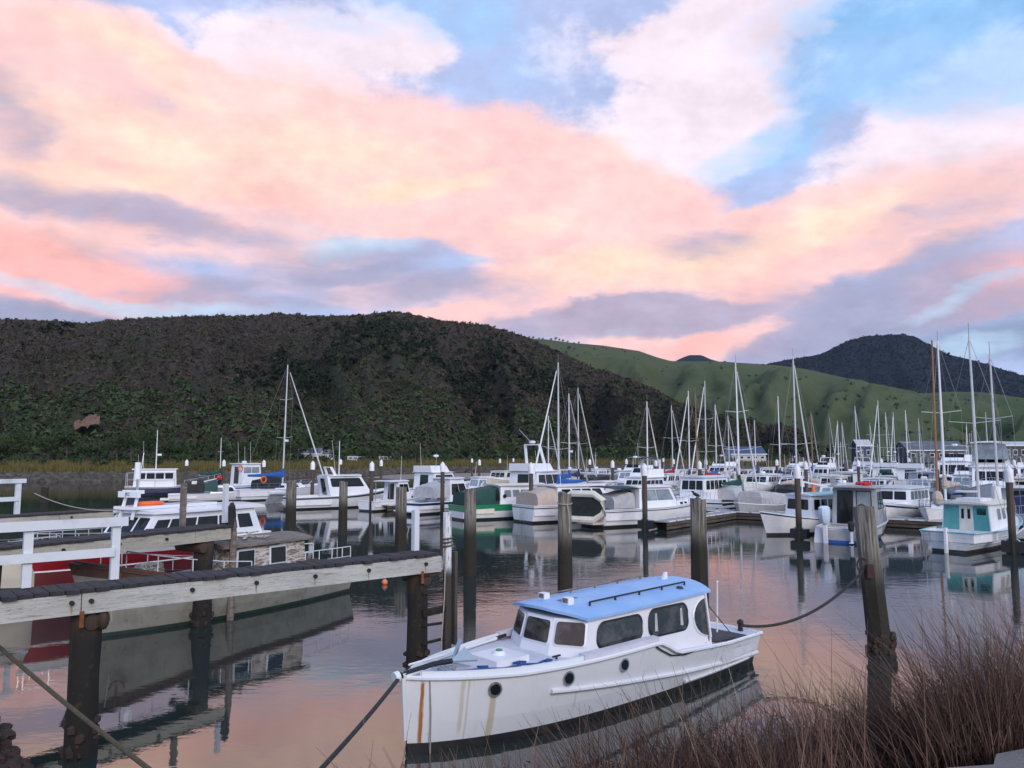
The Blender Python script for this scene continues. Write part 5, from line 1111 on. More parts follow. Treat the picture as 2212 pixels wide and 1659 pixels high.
La = thing('motor_launch', 'white wooden launch with sky-blue cabin roof and rust-streaked bow, moored at the grassy bank', 'boat', (lc.x, lc.y, 0), LANG)
def lsheer(t):
    x = t * LL
    if x > 4.0: return interp(x, [(4.0, 1.13), (5.5, 1.10), (7.0, 1.08), (8.6, 1.13)])
    if x > 3.3: u = (x - 3.3) / .7; u = u * u * (3 - 2 * u); return lerp(.87, 1.13, u)
    return interp(x, [(0, .68), (1.5, .74), (3.3, .87)])
LH = Hull(La, LL, 2.5, lsheer, ('launch_white', 'boot_black', 'launch_deck'), tw=.76, rake=.06, boot=.15, full=3.0, n=44, cockpit=(.2, .36), wl=(.80, .72), draft=.55, rub=None, deck_drop=.04)
mb = MB()
for sy in (1, -1): mb.tube([(lambda p: (p[0], p[1] + sy * .012, p[2]))(LH.pt(t, 1.0, sy)) for t in LH.ts], .038, 7)
mb.tube([LH.pt(0, 1, 1), LH.pt(0, 1, -1)], .038, 6); mb.build('rubbing_strake', 'launch_white', La)
mb = MB()                                        # toe rail round the foredeck
for sy in (1, -1): mb.loft([[(lambda p: (p[0], p[1] * .985 - sy * .03, p[2] - .02))(LH.pt(t, 1.0, sy)), (lambda p: (p[0], p[1] * .985 - sy * .03, p[2] + .09))(LH.pt(t, 1.0, sy)), (lambda p: (p[0], p[1] * .985 - sy * .075, p[2] + .09))(LH.pt(t, 1.0, sy)), (lambda p: (p[0], p[1] * .985 - sy * .075, p[2] - .02))(LH.pt(t, 1.0, sy))] for t in LH.ts if t * LL > 3.95 and t < .99])
mb.build('toe_rail', 'launch_white', La)
mb = MB()
for sy in (1, -1):                               # lower belting, two lengths
    mb.tube([(lambda p: (p[0], p[1] + sy * .03, p[2]))(LH.pt(t, (interp(t * LL, [(0, .25), (2, .37), (4, .51), (6.6, .73)]) - .15) / (lsheer(t) - .15), sy)) for t in LH.ts if t * LL < 6.55], .04, 7)
mb.build('belting', 'launch_white', La)
mb = MB()
for sy in (1, -1): mb.tube([(lambda p: (p[0], p[1] + sy * .025, p[2]))(LH.pt(t, .10 + .02 * t, sy)) for t in LH.ts if .3 < t * LL < 3.1], .035, 6)
mb.build('lower_belting', 'launch_white', La)
MB().tube([(LL - LX - .02, 0, .2), (LL - LX + .03, 0, 1.16)], [.03, .045], 6).build('stem', 'launch_white', La)
for x in (7.42, 6.13, 4.87):
    t = x / LL
    for sy in (1, -1):
        p = Vector(LH.pt(t, .78, sy)); q = Vector(LH.pt(t + .02, .78, sy)) - Vector(LH.pt(t - .02, .78, sy)); nrm = Vector((-q.y * sy, q.x * sy, 0)).normalized() * (1 if True else 1)
        nrm = nrm if nrm.y * sy > 0 else -nrm
        pr = MB().tube([p - nrm * .02, p + nrm * .025], .115, 16).build('porthole', 'steel', La); MB().tube([p + nrm * .02, p + nrm * .032], .085, 16).build('pane', 'glass', pr)
# cabin with a three-sided front
zc = 1.68; cw = .97
bot = [(1.88, cw), (5.60, cw), (5.92, .36), (5.92, -.36), (5.60, -cw), (1.88, -cw)]; top = [(1.95, cw - .06), (5.42, cw - .09), (5.72, .33), (5.72, -.33), (5.42, -cw + .09), (1.95, -cw + .06)]
zt_ = lambda x: zc + (5.5 - x) * .018
B3 = [Vector((x - LX, y, interp(x, [(1.88, .66), (5.6, 1.02)]))) for x, y in bot]; T3 = [Vector((x - LX, y, zt_(x))) for x, y in top]
mb = MB(); mb.loft([B3, T3], caps=False); mb.poly(T3); cabo = mb.build('cabin', 'launch_cabin', La, 20)
near = [B3[1], B3[0], T3[0], T3[1]]; far_ = [B3[5], B3[4], T3[4], T3[5]]
near = [Vector(p) for p in (B3[1], B3[0], T3[0], T3[1])]
Lside = B3[1].x - B3[0].x
def su(x): return (B3[1].x + LX - x) / Lside
def zu(x, z): zb_ = interp(x, [(1.88, .66), (5.6, 1.02)]); return (z - zb_) / (zt_(x) - zb_)
def uvpoly(x0, x1, z0, z1, r, face_near=True, skew=0.0):
    pts = rrect(x0, x1, z0, z1, 1, 1, r, 7); return [(su(x), zu(x, z + skew * (x - x0))) for x, z in pts]
for fc, nm in ((near, 1), (far_, 0)):
    for (x0, x1, z0, z1, rr_) in ((4.08, 5.34, 1.19, 1.585, .19), (2.62, 3.86, 1.17, 1.62, .2)):
        po = uvpoly(x0, x1, z0, z1, rr_)
        if not nm: po = [(1 - u, v) for u, v in po]
        pane(La, fc, 0, 1, 0, 1, 'launch_glass', 0, 'black_rubber', .03, poly=po)
    arcp = [(su(1.98), zu(1.98, .82)), (su(1.94), zu(1.94, 1.66))] + [(su(1.96 + .47 * math.cos(a)), zu(2.2, 1.30 + .36 * math.sin(a))) for a in [R(85 - 17 * k) for k in range(11)]]
    if not nm: arcp = [(1 - u, v) for u, v in arcp]
    pane(La, fc, 0, 1, 0, 1, 'launch_glass', 0, 'white_paint', .02, poly=arcp, name='doorway_glass')
    MB().bar(on(fc, *( (.985, .2) if nm else (.015, .2)), .02), on(fc, *((.975, 1.0) if nm else (.025, 1.0)), .02), .04, .05).build('corner_post', 'launch_cabin', La, 0)
for a, b, u0, u1 in ((1, 2, .12, .93), (2, 3, .05, .95), (3, 4, .07, .88)):
    fc = [B3[b], B3[a], T3[a], T3[b]]; pane(La, fc, u0, u1, .36, .92, 'launch_glass', .06, 'launch_cabin', .035)
# curtains seen in the aft window
for x in (3.62, 2.80): MB().prism([on(near, su(x + d), zu(x, z), .013) for d, z in ((0, 1.24), (.09, 1.24), (.07, 1.56), (.01, 1.56))], (0, .004, 0)).build('curtain', 'grey_canvas', La, 0)
# roof: crowned, front edge following the three-sided screen
rows = []
for i in range(11):
    t = i / 10; row = []
    for k in range(11):
        u = -1 + k / 5; xf = lerp(5.78, 5.52, max(0, (abs(u) - .35) / .65)); xa = 1.86 - .30 * (1 - u * u); x = lerp(xa, xf, t); row.append((x - LX, u * (cw - .02 + .03 * math.sin(math.pi * t)), zt_(x) + .055 + .11 * (1 - u * u)))
    rows.append(row)
mb = MB(); mb.loft(rows, closed=False, caps=False); und = [[(x, y, z - .05) for x, y, z in r_] for r_ in rows]; mb.loft(und, closed=False, caps=False)
edge = rows[0] + [r_[-1] for r_ in rows[1:]] + rows[-1][::-1][1:] + [r_[0] for r_ in rows[::-1]][1:]
mb.loft([edge, [(x, y, z - .05) for x, y, z in edge]], caps=False); mb.build('roof', 'blue_roof', La, 40)
def rz_(x, y): return zt_(x) + .055 + .11 * (1 - (y / .95) ** 2)
for y in (.52, -.62):
    mb = MB(); pts = [(x - LX, y, rz_(x, y) + .065) for x in (2.15, 2.9, 3.6, 4.3, 5.0)]; mb.tube(pts, .017, 6)
    for p in pts: mb.tube([(p[0], p[1], p[2] - .075), p], .022, 6)
    mb.build('grab_rail', 'black_rubber' if y > 0 else 'bare_wood', La)
for x, y in ((5.25, .22), (5.15, -.5)):
    v_ = MB().box((x - LX, y, rz_(x, y) + .05), (.14, .16, .13)).build('roof_vent', 'launch_cabin', La, 0); MB().box((x - LX + .072, y, rz_(x, y) + .065), (.012, .12, .08)).build('opening', 'bare_wood', v_, 0)
MB().tube([(2.45 - LX, .62, rz_(2.45, .62)), (2.45 - LX, .62, rz_(2.45, .62) + .04)], [.08, .05], 10).build('roof_light', 'boot_green', La)
MB().prism([(1.95 - LX, -.1, 1.83), (2.14 - LX, -.1, 1.83), (2.02 - LX, -.1, 2.05), (1.95 - LX, -.1, 2.05)], (0, .05, 0)).build('horn', 'white_paint', La, 0)
for (x0, y0, x1, y1) in ((4.75, -.12, 5.2, .12),):
    MB().prism([(x0 - LX, y0, rz_(5, 0) + .005), (x1 - LX, y0, rz_(5.2, 0) + .003), (x1 - LX, y0 + .12, rz_(5.2, 0) + .003), (x0 - LX, y0 + .12, rz_(5, 0) + .005)], (0, 0, .005)).build('roof_patch', 'bare_wood', La, 0)
# foredeck gear
zD = lsheer(.8) - .02
hb_ = MB().box((6.72 - LX, .02, zD + .05), (.72, .72, .12)).build('fore_hatch', 'launch_cabin', La, 0); MB().tube([(6.72 - LX, .02, zD + .11), (6.72 - LX, .02, zD + .17)], [.13, .09], 12).build('mushroom_vent', 'launch_cabin', hb_); MB().tube([(6.72 - LX, .02, zD + .165), (6.72 - LX, .02, zD + .19)], [.07, .05], 10).build('vent_cap', 'green_band', hb_)
MB().tube([(8.66 - LX, .0, 1.17), (8.3 - LX, .0, 1.20)], .055, 10).tube([(8.80 - LX, 0, 1.16), (8.72 - LX, 0, 1.17)], .085, 12).build('bow_roller', 'white_paint', La)
MB().tube([(8.72 - LX, 0, 1.17), (8.1 - LX, .03, 1.25), (7.75 - LX, .05, 1.24)], [.05, .04, .045], 8).build('anchor_shank', 'black_rubber', La)
MB().prism([(7.75 - LX, .0, 1.2), (7.35 - LX, -.22, 1.2), (7.45 - LX, 0, 1.38), (7.35 - LX, .22, 1.2)], (0, 0, .025)).bar((7.6 - LX, -.1, 1.2), (7.42 - LX, -.14, 1.50), .05, .05).build('anchor', 'steel', La, 0)
MB().tube([(8.3 - LX, -.34, 1.2), (7.6 - LX, -.45, 1.2), (6.4 - LX, -.62, 1.22), (6.15 - LX, -.66, 1.24)], [.018, .018, .018, .03], 6).build('boat_hook', 'white_mast', La); MB().tube([(6.2 - LX, -.655, 1.235), (5.95 - LX, -.69, 1.245)], .034, 7).build('hook_grip', 'black_rubber', La)
rp = [(7.85, .15), (7.6, .3), (7.3, .42), (7.2, .3), (7.35, .22), (7.4, .4), (7.1, .55), (6.8, .62), (6.6, .55), (6.62, .42), (6.78, .45), (6.75, .62), (6.5, .72), (6.3, .68), (6.2, .76), (6.35, .82), (6.15, .85)]
MB().tube([(x - LX, y, zD + .045 + .01 * (i % 3)) for i, (x, y) in enumerate(rp)], .018, 6).build('rope_coil', 'rope_blue', La); MB().ball((6.28 - LX, .76, zD + .06), .07, 8, 5, (1, 1, .6)).build('rope_knot', 'rope_blue', La)
mb = MB(); rr = random.Random(3)
for k in range(9): mb.tube([(7.5 + rr.uniform(-.1, .5) - LX, rr.uniform(-.3, .2), zD + .05), (7.6 + rr.uniform(-.1, .4) - LX, rr.uniform(-.3, .2), zD + .09), (7.7 + rr.uniform(-.1, .3) - LX, rr.uniform(-.3, .25), zD + .05)], .012, 5)
mb.build('chain_heap', 'steel', La)
for x, y in ((5.95, .62), (5.75, .95)): MB().bar((x - LX - .09, y, zD + .06), (x - LX + .09, y, zD + .06), .03, .025).tube([(x - LX, y, zD), (x - LX, y, zD + .06)], .02, 5).build('cleat', 'black_rubber', La, 0)
MB().tube([LH.pt(.968, 1.02, 1), (LH.pt(.968, .5, 1)[0], LH.pt(.968, .5, 1)[1] + .04, .6), (LH.pt(.968, .1, 1)[0], LH.pt(.968, .1, 1)[1] + .03, -.05)], .012, 5).build('hanging_line', 'rope_pale', La)
# raised coaming beside the cabin
mb = MB()
for sy in (1, -1): mb.loft([[(x - LX, sy * (LH.hw(x / LL) - .02), lsheer(x / LL) + .02), (x - LX, sy * (LH.hw(x / LL) - .02), lsheer(x / LL) + .11), (x - LX, sy * (LH.hw(x / LL) - .16), lsheer(x / LL) + .12), (x - LX, sy * (LH.hw(x / LL) - .16), lsheer(x / LL) + .02)] for x in (3.92, 4.3, 4.8, 5.3, 5.8)])
mb.build('coaming', 'launch_deck', La)
MB().tube([(lambda p: (p[0], p[1] + .03, p[2]))(LH.pt(x / LL, f_, 1)) for x, f_ in ((4.05, .95), (3.9, .88), (3.6, .86), (3.2, .92), (2.9, .97))], .014, 5).build('scupper_trim', 'black_rubber', La)
# stern: aft deck, bollard, aerial, dark vent
rows = [[(x - LX, y, lsheer(x / LL) + .01) for y in (-LH.hw(x / LL) + .05, 0, LH.hw(x / LL) - .05)] for x in (.05, .3, .55)]
MB().loft(rows, closed=False, caps=False).build('aft_deck', 'launch_deck', La)
MB().tube([(.75 - LX, .34, .70), (.70 - LX, .34, 1.75)], [.022, .014], 6).ball((.70 - LX, .34, 1.76), .03, 6, 4).build('aerial', 'white_mast', La)
MB().tube([(.28 - LX, .62, .68), (.28 - LX, .62, .86)], [.06, .05], 8).ball((.28 - LX, .62, .88), .075, 8, 5).build('bollard', 'black_rubber', La)
MB().prism([(1.0 - LX, .82, .715), (1.75 - LX, .84, .745), (1.75 - LX, .97, .745), (1.0 - LX, .95, .715)], (0, 0, .02)).build('deck_scupper', 'black_rubber', La, 0)
MB().tube([(1.85 - LX, .55, 1.78), (.65 - LX, .60, .72)], .012, 4).build('stay', 'rope_dark', La)
MB().box((1.3 - LX, -.5, .6), (.9, .7, .4)).build('engine_box', 'launch_cabin', La, 0)
MB().tube([(.02 - LX - .02, .35, .35), (-.05 - LX, .35, .35)], .05, 8).build('exhaust', 'rust', La)

def rope(name, label, pts, r, m, sag=0.0, n=18):
    a, b = Vector(pts[0]), Vector(pts[-1]); P_ = []
    for i in range(n + 1):
        t = i / n; p = a.lerp(b, t); p.z -= sag * 4 * t * (1 - t); P_.append(p)
    o = MB().tube(P_, r, 7).build(name, m); return tag(o, label, 'rope')
bowp = La.matrix_basis @ Vector((8.7 - LX, 0, 1.15)); stp = La.matrix_basis @ Vector((.28 - LX, .62, .82))
lt = Vector((lp.x - .26 * 1.9 / 3.34 - .22, lp.y - .15, 1.9))
rope('mooring_rope', 'dark stern rope sagging from the launch to the leaning pile', (stp, lt), .032, 'rope_dark', .42, 24)
rope('mooring_rope', 'dark bow rope running from the launch down to the bank', (bowp, Vector((-2.35, 7.6, 1.0))), .030, 'rope_dark', .06)
rope('mooring_rope', 'frayed brown rope slanting past the rusty jetty pile', (Vector((-7.9, 12.2, 2.35)) if False else P(-60, 1345, 1.9), P(360, 1690, .75)), .030, 'rope_hemp', .05)

# ------------------------------------------------------------------ jetties
def jetty(name, label, A, d, L, wd, z, beam_h, mats, joints=(), bolts=(), plank=.2, seed=0, bolt_rust=True, plank_z=.055):
    r = thing(name, label, 'jetty', (A[0], A[1], 0), math.atan2(d[1], d[0])); rr = random.Random(seed)
    # local x along the jetty, y away from the viewer
    n = int(L / plank); dims = []
    protos = []
    for k in range(4):
        q = MB(); ln = wd + .16 + rr.uniform(-.05, .07); th = plank_z * rr.uniform(.85, 1.1); q.box((0, wd / 2 + rr.uniform(-.02, .02), 0), (plank - .013, ln, th)); o = q.build('plank', 'plank_dark', r, 0); o.data.name = 'plank'; protos.append(o)
    for i in range(n):
        o = protos[i % 4] if i < 4 else protos[rr.randrange(4)].copy()
        if i >= 4: COL.objects.link(o); o.parent = r
        o.location = ((i + .5) * plank, rr.uniform(-.02, .02), z + rr.uniform(-.005, .005)); o.rotation_euler = (rr.uniform(-.012, .012), rr.uniform(-.010, .010), rr.uniform(-.008, .008))
    cuts = [0] + list(joints) + [L - .1]
    for a, b in zip(cuts, cuts[1:]):
        MB().box(((a + b) / 2, 0, z - plank_z / 2 - .01 - beam_h / 2), (b - a - .015, .12, beam_h)).build('fascia_beam', mats, r, 0)
    MB().box((L / 2, wd, z - plank_z / 2 - .01 - beam_h / 2), (L - .2, .14, beam_h)).build('back_beam', mats, r, 0)
    MB().box((L / 2, wd / 2, z - plank_z / 2 - .012 - .1), (L - .3, .14, .2)).build('centre_beam', 'bare_wood', r, 0)
    for bx in bolts:
        b = MB().tube([(bx, -.05, z - .05 - beam_h * .36), (bx, -.105, z - .05 - beam_h * .36)], .036, 10).build('bolt', 'black_rubber', r)
        if rr.random() < .75:
            q = MB(); x0 = bx; z0 = z - .08 - beam_h * .36; w_ = rr.uniform(.008, .016)
            q.poly([(x0 - w_, -.064, z0), (x0 + w_, -.064, z0), (x0 + w_ * 1.6, -.064, z0 - beam_h * .26), (x0 + w_ * .7, -.064, z0 - beam_h * .5), (x0 - w_ * .2, -.064, z0 - beam_h * .38), (x0 - w_ * 1.3, -.064, z0 - beam_h * .22)]); q.build('rust_stain', 'rust_streak', r, 0)
    return r
def jpile(parent, x, y, z, rad, m='jetty_pile', cap=True, seed=1, clump=True):
    rr = random.Random(seed); n = 14; rings = []; prof = [1 + rr.uniform(-.06, .06) for k in range(n)]
    for i in range(13):
        t = i / 12; zz = -1.3 + (z + 1.3) * t; k_ = (1.0 + .05 * math.sin(t * 7)) * (1.12 - .12 * t)
        rings.append([(x + rad * k_ * prof[k] * (1 + rr.uniform(-.03, .03)) * math.cos(2 * math.pi * k / n), y + rad * k_ * prof[k] * math.sin(2 * math.pi * k / n), zz) for k in range(n)])
    o = MB().loft(rings).build('pile', m, parent, 50)
    if clump:
        mb = MB()
        for k in range(26):
            a = rr.uniform(0, 6.28); q = rad * rr.uniform(1.0, 1.12); mb.ball((x + q * math.cos(a), y + q * math.sin(a), rr.uniform(-.15, .55)), rr.uniform(.03, .085), 5, 3)
        stuff(mb.build('mussel_clump', 'weed_stone', o, 0))
    return o
jd = Vector((.756, .654)).normalized(); JA = Vector((-9.54, 9.22)); JL = 10.75
def jx(px, py, z): p = P(px, py, z); return (p.x - JA.x) * jd.x + (p.y - JA.y) * jd.y
def jxl(px):      # where a sight column crosses the front face of the jetty
    k = (px - 1106) / FPX; return (k * JA.y - JA.x) / (jd.x - k * jd.y)
J1 = jetty('jetty', 'nearest weathered white jetty with dark planks, bolts and rusty piles', JA, jd, JL, .56, 2.48, .31, 'worn_white', [jxl(194)], [jxl(q) for q in (-110, 5, 173, 214, 426, 561, 685, 798, 919)], .2, 5)
jpile(J1, jxl(180) + .24, .26, 2.12, .215, seed=11); jpile(J1, jxl(905) + .20, .28, 2.12, .215, seed=12)
for bx in (jxl(180) + .22, jxl(905) + .2):
    MB().tube([(bx + .05, .02, 1.98), (bx + .05, .8, 1.98)], .12, 9).build('cross_head', 'jetty_pile', J1)
    MB().box((bx - .12, -.07, 2.06), (.06, .02, .24)).build('iron_strap', 'rust', J1, 0)
MB().ball((jxl(180) + .42, .04, 2.0), .12, 9, 6, (.8, .9, 1.3)).build('rust_lump', 'jetty_pile', J1)
# white hand rail on the far edge
yb = .56
def jback(px):
    o2 = JA + Vector((-jd.y, jd.x)) * yb; k = (px - 1106) / FPX; return (k * o2.y - o2.x) / (jd.x - k * jd.y)
hr = thing('hand_rail', 'white timber hand rail standing on the nearest jetty', 'railing', (JA.x, JA.y, 0), math.atan2(jd.y, jd.x))
for q in (-150, 76, 262): MB().box((jback(q), yb, 2.52 + .475), (.125, .10, .95)).build('post', 'rail_white', hr, 0)
MB().box(((jback(-150) + jback(284)) / 2, yb - .08, 3.44), (jback(284) - jback(-150), .05, .145)).build('top_rail', 'rail_white', hr, 0)
MB().box(((jback(-150) + jback(258)) / 2, yb - .08, 2.96), (jback(258) - jback(-150), .05, .135)).build('middle_rail', 'rail_white', hr, 0)
# white post and ladder post at the end of the jetty
p = MB().box((0, 0, 2.52 + .42), (.12, .12, .84)).build('jetty_post', 'rail_white', None, 0); p.location = (*(JA + jd * jback(900) + Vector((-jd.y, jd.x)) * yb), 0); p.rotation_euler = (0, 0, math.atan2(jd.y, jd.x)); tag(p, 'short square white post on the outer end of the nearest jetty', 'post')
lx, ly = JL + .12, .05
lad = thing('ladder', 'dark timber ladder with tall peeling white post at the jetty end', 'ladder', (*(JA + jd * lx + Vector((-jd.y, jd.x)) * ly), 0), math.atan2(jd.y, jd.x))
def _postpaint(t, tc, nz, col, bs):
    zc_ = t.n('ShaderNodeSeparateXYZ', {0: tc}).outputs[2]; n_ = t.noise(t.v('MULTIPLY', tc, (9, 9, 1.2)), 2, 5, .65).outputs['Fac']
    c = t.mix(t.step(n_, .52, .6), col, (.24, .22, .2)); return t.mix(t.step(t.m('MULTIPLY_ADD', n_, .5, zc_), 2.55, 2.25), c, (.045, .035, .03))
mat('post_paint', (.72, .73, .75), (.6, .6, .62), 3, .7, extra=_postpaint, bump=.5)
MB().tube([(0, 0, -.8), (.01, 0, 1.5), (0, .01, 3.32)], [.10, .095, .088], 9).build('post', 'post_paint', lad); MB().box((.17, -.02, 1.55), (.07, .14, 1.9)).build('fender_board', 'stone_dark', lad, 0)
for k, zz in enumerate((.35, .72, 1.08, 1.32, 1.72, 2.05)): MB().bar((-.62, 0, zz), (.02, 0, zz + (.03 if k % 2 else -.02)), .06 if k != 3 else .12, .045 if k != 3 else .13).build('rung', 'jetty_pile', lad, 0)
MB().tube([(.11 * math.cos(a), .11 * math.sin(a), 2.58 + .012 * a) for a in [k * math.pi / 6 for k in range(40)]], .017, 5).build('rope_lashing', 'rope_hemp', lad)
MB().tube([(-.1, -.08, 2.55), (-.14, -.1, 1.6), (-.22, -.12, .7), (-.26, -.12, .25)], .014, 5).build('hanging_rope', 'rope_pale', lad)
# second and third jetties
j2a, j2b = P(-120, 1196.5, 2.56), P(503, 1136.5, 2.56); d2 = Vector((j2b.x - j2a.x, j2b.y - j2a.y)); L2 = d2.length; d2.normalize()
J2 = jetty('jetty', 'middle cream-painted jetty with dark deck and broken end piles', (j2a.x, j2a.y), d2, L2, .8, 2.56, .30, 'worn_cream', [L2 - 1.25], [L2 * f_ for f_ in (.08, .33, .52, .70)], .2, 8)
jpile(J2, L2 - .75, .2, 2.2, .23, seed=21); jpile(J2, L2 - .4, .75, 2.2, .2, seed=22); jpile(J2, 1.0, .3, 2.2, .22, seed=23)
MB().tube([(L2 - 1.0, -.1, 2.06), (L2 - .95, 1.0, 2.06)], .13, 8).build('cross_head', 'jetty_pile', J2); MB().tube([(L2 + .1, .12, -.8), (L2 + .12, .1, 2.3), (L2 + .05, .12, 3.05)], [.10, .09, .085], 8).build('broken_post', 'bare_wood', J2)
MB().tube([(L2 + .07, .12, 2.55), (L2 + .08, .13, 2.85), (L2 + .03, .10, 3.1), (L2 + .05, .12, 3.2)], [.10, .115, .10, .04], 7).build('charred_top', 'black_rubber', J2)
for q, hh, lab in ((403, 1.15, 'grey square post standing on the middle jetty'), (493, 1.10, 'pale blue-grey square post near the end of the middle jetty')):
    k = (q - 1106) / FPX; o2 = Vector((j2a.x, j2a.y)) + Vector((-d2.y, d2.x)) * .75; s_ = (k * o2.y - o2.x) / (d2.x - k * d2.y); pos_ = o2 + d2 * s_
    o = MB().box((0, 0, 2.6 + hh / 2), (.13, .11, hh)).build('jetty_post', 'rail_white' if q > 450 else 'bare_wood', None, 0); o.location = (pos_.x, pos_.y, 0); o.rotation_euler = (0, 0, math.atan2(d2.y, d2.x)); tag(o, lab, 'post')
j3a, j3b = P(-160, 1127, 2.45), P(352, 1095.5, 2.45); d3 = Vector((j3b.x - j3a.x, j3b.y - j3a.y)); L3 = d3.length; d3.normalize()
J3 = jetty('jetty', 'farthest pale jetty beyond the red-hulled launch', (j3a.x, j3a.y), d3, L3, .8, 2.45, .28, 'worn_cream', [L3 * .5], [L3 * f_ for f_ in (.55, .75)], .2, 9)
jpile(J3, L3 - 1.0, .2, 2.1, .22, seed=31); jpile(J3, L3 * .45, .2, 2.1, .22, seed=32)
hr3 = thing('hand_rail', 'white timber hand rail at the start of the farthest jetty', 'railing', (j3a.x, j3a.y, 0), math.atan2(d3.y, d3.x))
def j3x(px): k = (px - 1106) / FPX; return (k * (j3a.y + d3.x * .75) - (j3a.x - d3.y * .75)) / (d3.x - k * d3.y)
for q in (-120, 48): MB().box((j3x(q), .75, 2.45 + .60), (.16, .12, 1.2)).build('post', 'rail_white', hr3, 0)
MB().box(((j3x(-130) + j3x(62)) / 2, .68, 3.62), (j3x(62) - j3x(-130), .06, .15)).build('top_rail', 'rail_white', hr3, 0); MB().box(((j3x(-130) + j3x(48)) / 2, .68, 3.0), (j3x(48) - j3x(-130), .06, .15)).build('middle_rail', 'rail_white', hr3, 0)

# ------------------------------------------------------------------ red-hulled launch
rb0, rs0 = Vector((-14.3, 22.9, 0)), Vector((-10.3, 30.4, 0)); dv = rb0 - rs0; cR = (rb0 + rs0) / 2
Rd = thing('motor_launch', 'red-hulled launch with long white cabin and black windows between the jetties', 'boat', cR, math.atan2(dv.y, dv.x)); LR = dv.length
H = Hull(Rd, LR, 2.9, (1.62, 1.58, 1.78), ('red_hull', 'maroon_bottom', 'deck_white'), tw=.85, boot=1.05, stripe=('white_paint', .66, 1.0), n=16, rake=.9, cockpit=(.12, 1.0), draft=.6)
mb = MB()
for sy in (1, -1): mb.tube([H.pt(t, .015, sy) for t in H.ts], .03, 5)
mb.build('boot_line', 'white_paint', Rd)
f = cabin(Rd, 'cabin', -LR * .46, LR * .16, 1.5, 2.58, 1.22, 1.14, .45, .75, 'white_gel', .86)
for s_ in ('port', 'star'):
    for a, b in ((.05, .16), (.175, .40), (.415, .60), (.615, .78), (.80, .93)): 
        aa, bb = (a, b) if s_ == 'port' else (1 - b, 1 - a)
        pane(Rd, f[s_], aa, bb, .36, .82, 'glass', .03)
wins(Rd, f['front'], 3, .42, .88, 'glass', .04, .96, .05, .04); roof(Rd, -LR * .46, LR * .16 - .45, 1.26, 2.58, 'white_gel', .07, .09, .85, bow=.2)
MB().box((-.6, 0, 2.78), (3.4, 1.0, .1)).build('roof_box', 'white_gel', Rd, 0); MB().torus((.2, .1, 2.89), .45, .3, .07, 18, 6).build('lifebuoy', 'orange_plastic', Rd)
bow_rail(Rd, H, .55, 8, .45); rail(Rd, [(-2.8, .7, 2.68), (-1.6, .8, 2.69), (-.4, .8, 2.68)], .12, 'white_mast', .015)
ga = MB()
for sy in (1, -1): ga.bar((1.0, sy * .32, 2.4), (.75, sy * .28, 3.35), .05, .09)
ga.bar((.75, -.36, 3.3), (.75, .36, 3.3), .3, .12); ga.build('radar_gantry', 'white_gel', Rd, 0)
sc_ = MB().box((.9, 0, 3.22), (.12, 1.0, .2)).build('radar_scanner', 'white_gel', Rd, 0)
# the scanner's near face is +y of the launch, turned to the viewer
_u = Matrix.Translation((.965, 0, 3.22)) @ Matrix.Rotation(R(90), 4, 'Z') @ Matrix.Rotation(R(90), 4, 'X')
text_mesh('JRC', .17, 'lettering', 'black_rubber', sc_, _u, .002)
MB().tube([(.7, .1, 3.3), (.7, .1, 4.15)], [.035, .035], 7).build('post', 'steel', Rd); MB().tube([(.7, .1, 3.72), (.7, .1, 4.28)], [.1, .09], 9).build('radar_reflector', 'white_gel', Rd); MB().tube([(.5, -.2, 2.9), (.2, -.3, 4.6)], .015, 5).build('aerial', 'white_mast', Rd)
# pale hull at the very left
r = thing('cruiser', 'pale hull with black boot stripe, bow against the red-hulled launch', 'boat', (-18.4, 25.2, 0), math.atan2(.72, .69) - .95)
H = Hull(r, 8.5, 2.9, (1.1, 1.1, 1.5), ('cream_paint', 'boot_black', 'deck_white'), boot=.42, n=10); f = cabin(r, 'cabin', -2, 1.4, 1.0, 1.95, 1.05, .95, .1, .5, 'white_paint', .8); wins(r, f['port'], 3, .4, .8); wins(r, f['star'], 3, .4, .8); bow_rail(r, H)

# ------------------------------------------------------------------ derelict wooden boat
db, ds = Vector((-10.75, 19.0, 0)), Vector((-6.0, 26.6, 0)); dv = db - ds; cD = (db + ds) / 2
De = thing('derelict_boat', 'derelict wooden boat with peeling cabin, cream hull and thin white rails', 'boat', cD, math.atan2(dv.y, dv.x)); LD = dv.length
H = Hull(De, LD, 2.5, (.88, .98, 1.9), ('peeling_hull', 'boot_green', 'bare_wood'), tw=.7, boot=.10, n=18, rake=.7, stripe=('brown_wood', .84, 1.0), rub='brown_wood', full=2.3, wl=(.78, .35), deck_drop=.12)
mb = MB()
for sy in (1, -1): mb.tube([(lambda p: (p[0], p[1] * .97, p[2] + .06))(H.pt(t, 1, sy)) for t in H.ts[:-1]], .045, 5)
mb.build('gunwale', 'brown_wood', De)
f = cabin(De, 'cabin', -LD * .26, LD * .06, .8, 1.92, .92, .84, .05, .12, 'peeling_paint', .95)
for s_ in ('port', 'star'):
    for a in (.10, .52): 
        pane(De, f[s_], a, a + .2, .48, .88, 'glass_pale' if False else 'glass', .02, 'rail_white', .05)
roof(De, -LD * .28, LD * .09, 1.0, 1.92, 'bare_wood', .07, .12, 1.0)
mb = MB(); rr = random.Random(2)
for k in range(9): x0 = rr.uniform(-1.9, .2); mb.bar((x0, rr.uniform(-.8, .8), 2.12), (x0 + rr.uniform(.5, 1.1), rr.uniform(-.8, .8), 2.14), .08, .03)
mb.build('loose_board', 'peeling_paint', De, 0)
f2 = cabin(De, 'fore_cabin', LD * .06, LD * .30, .85, 1.22, .85, .78, 0, .2, 'peeling_paint', .7)
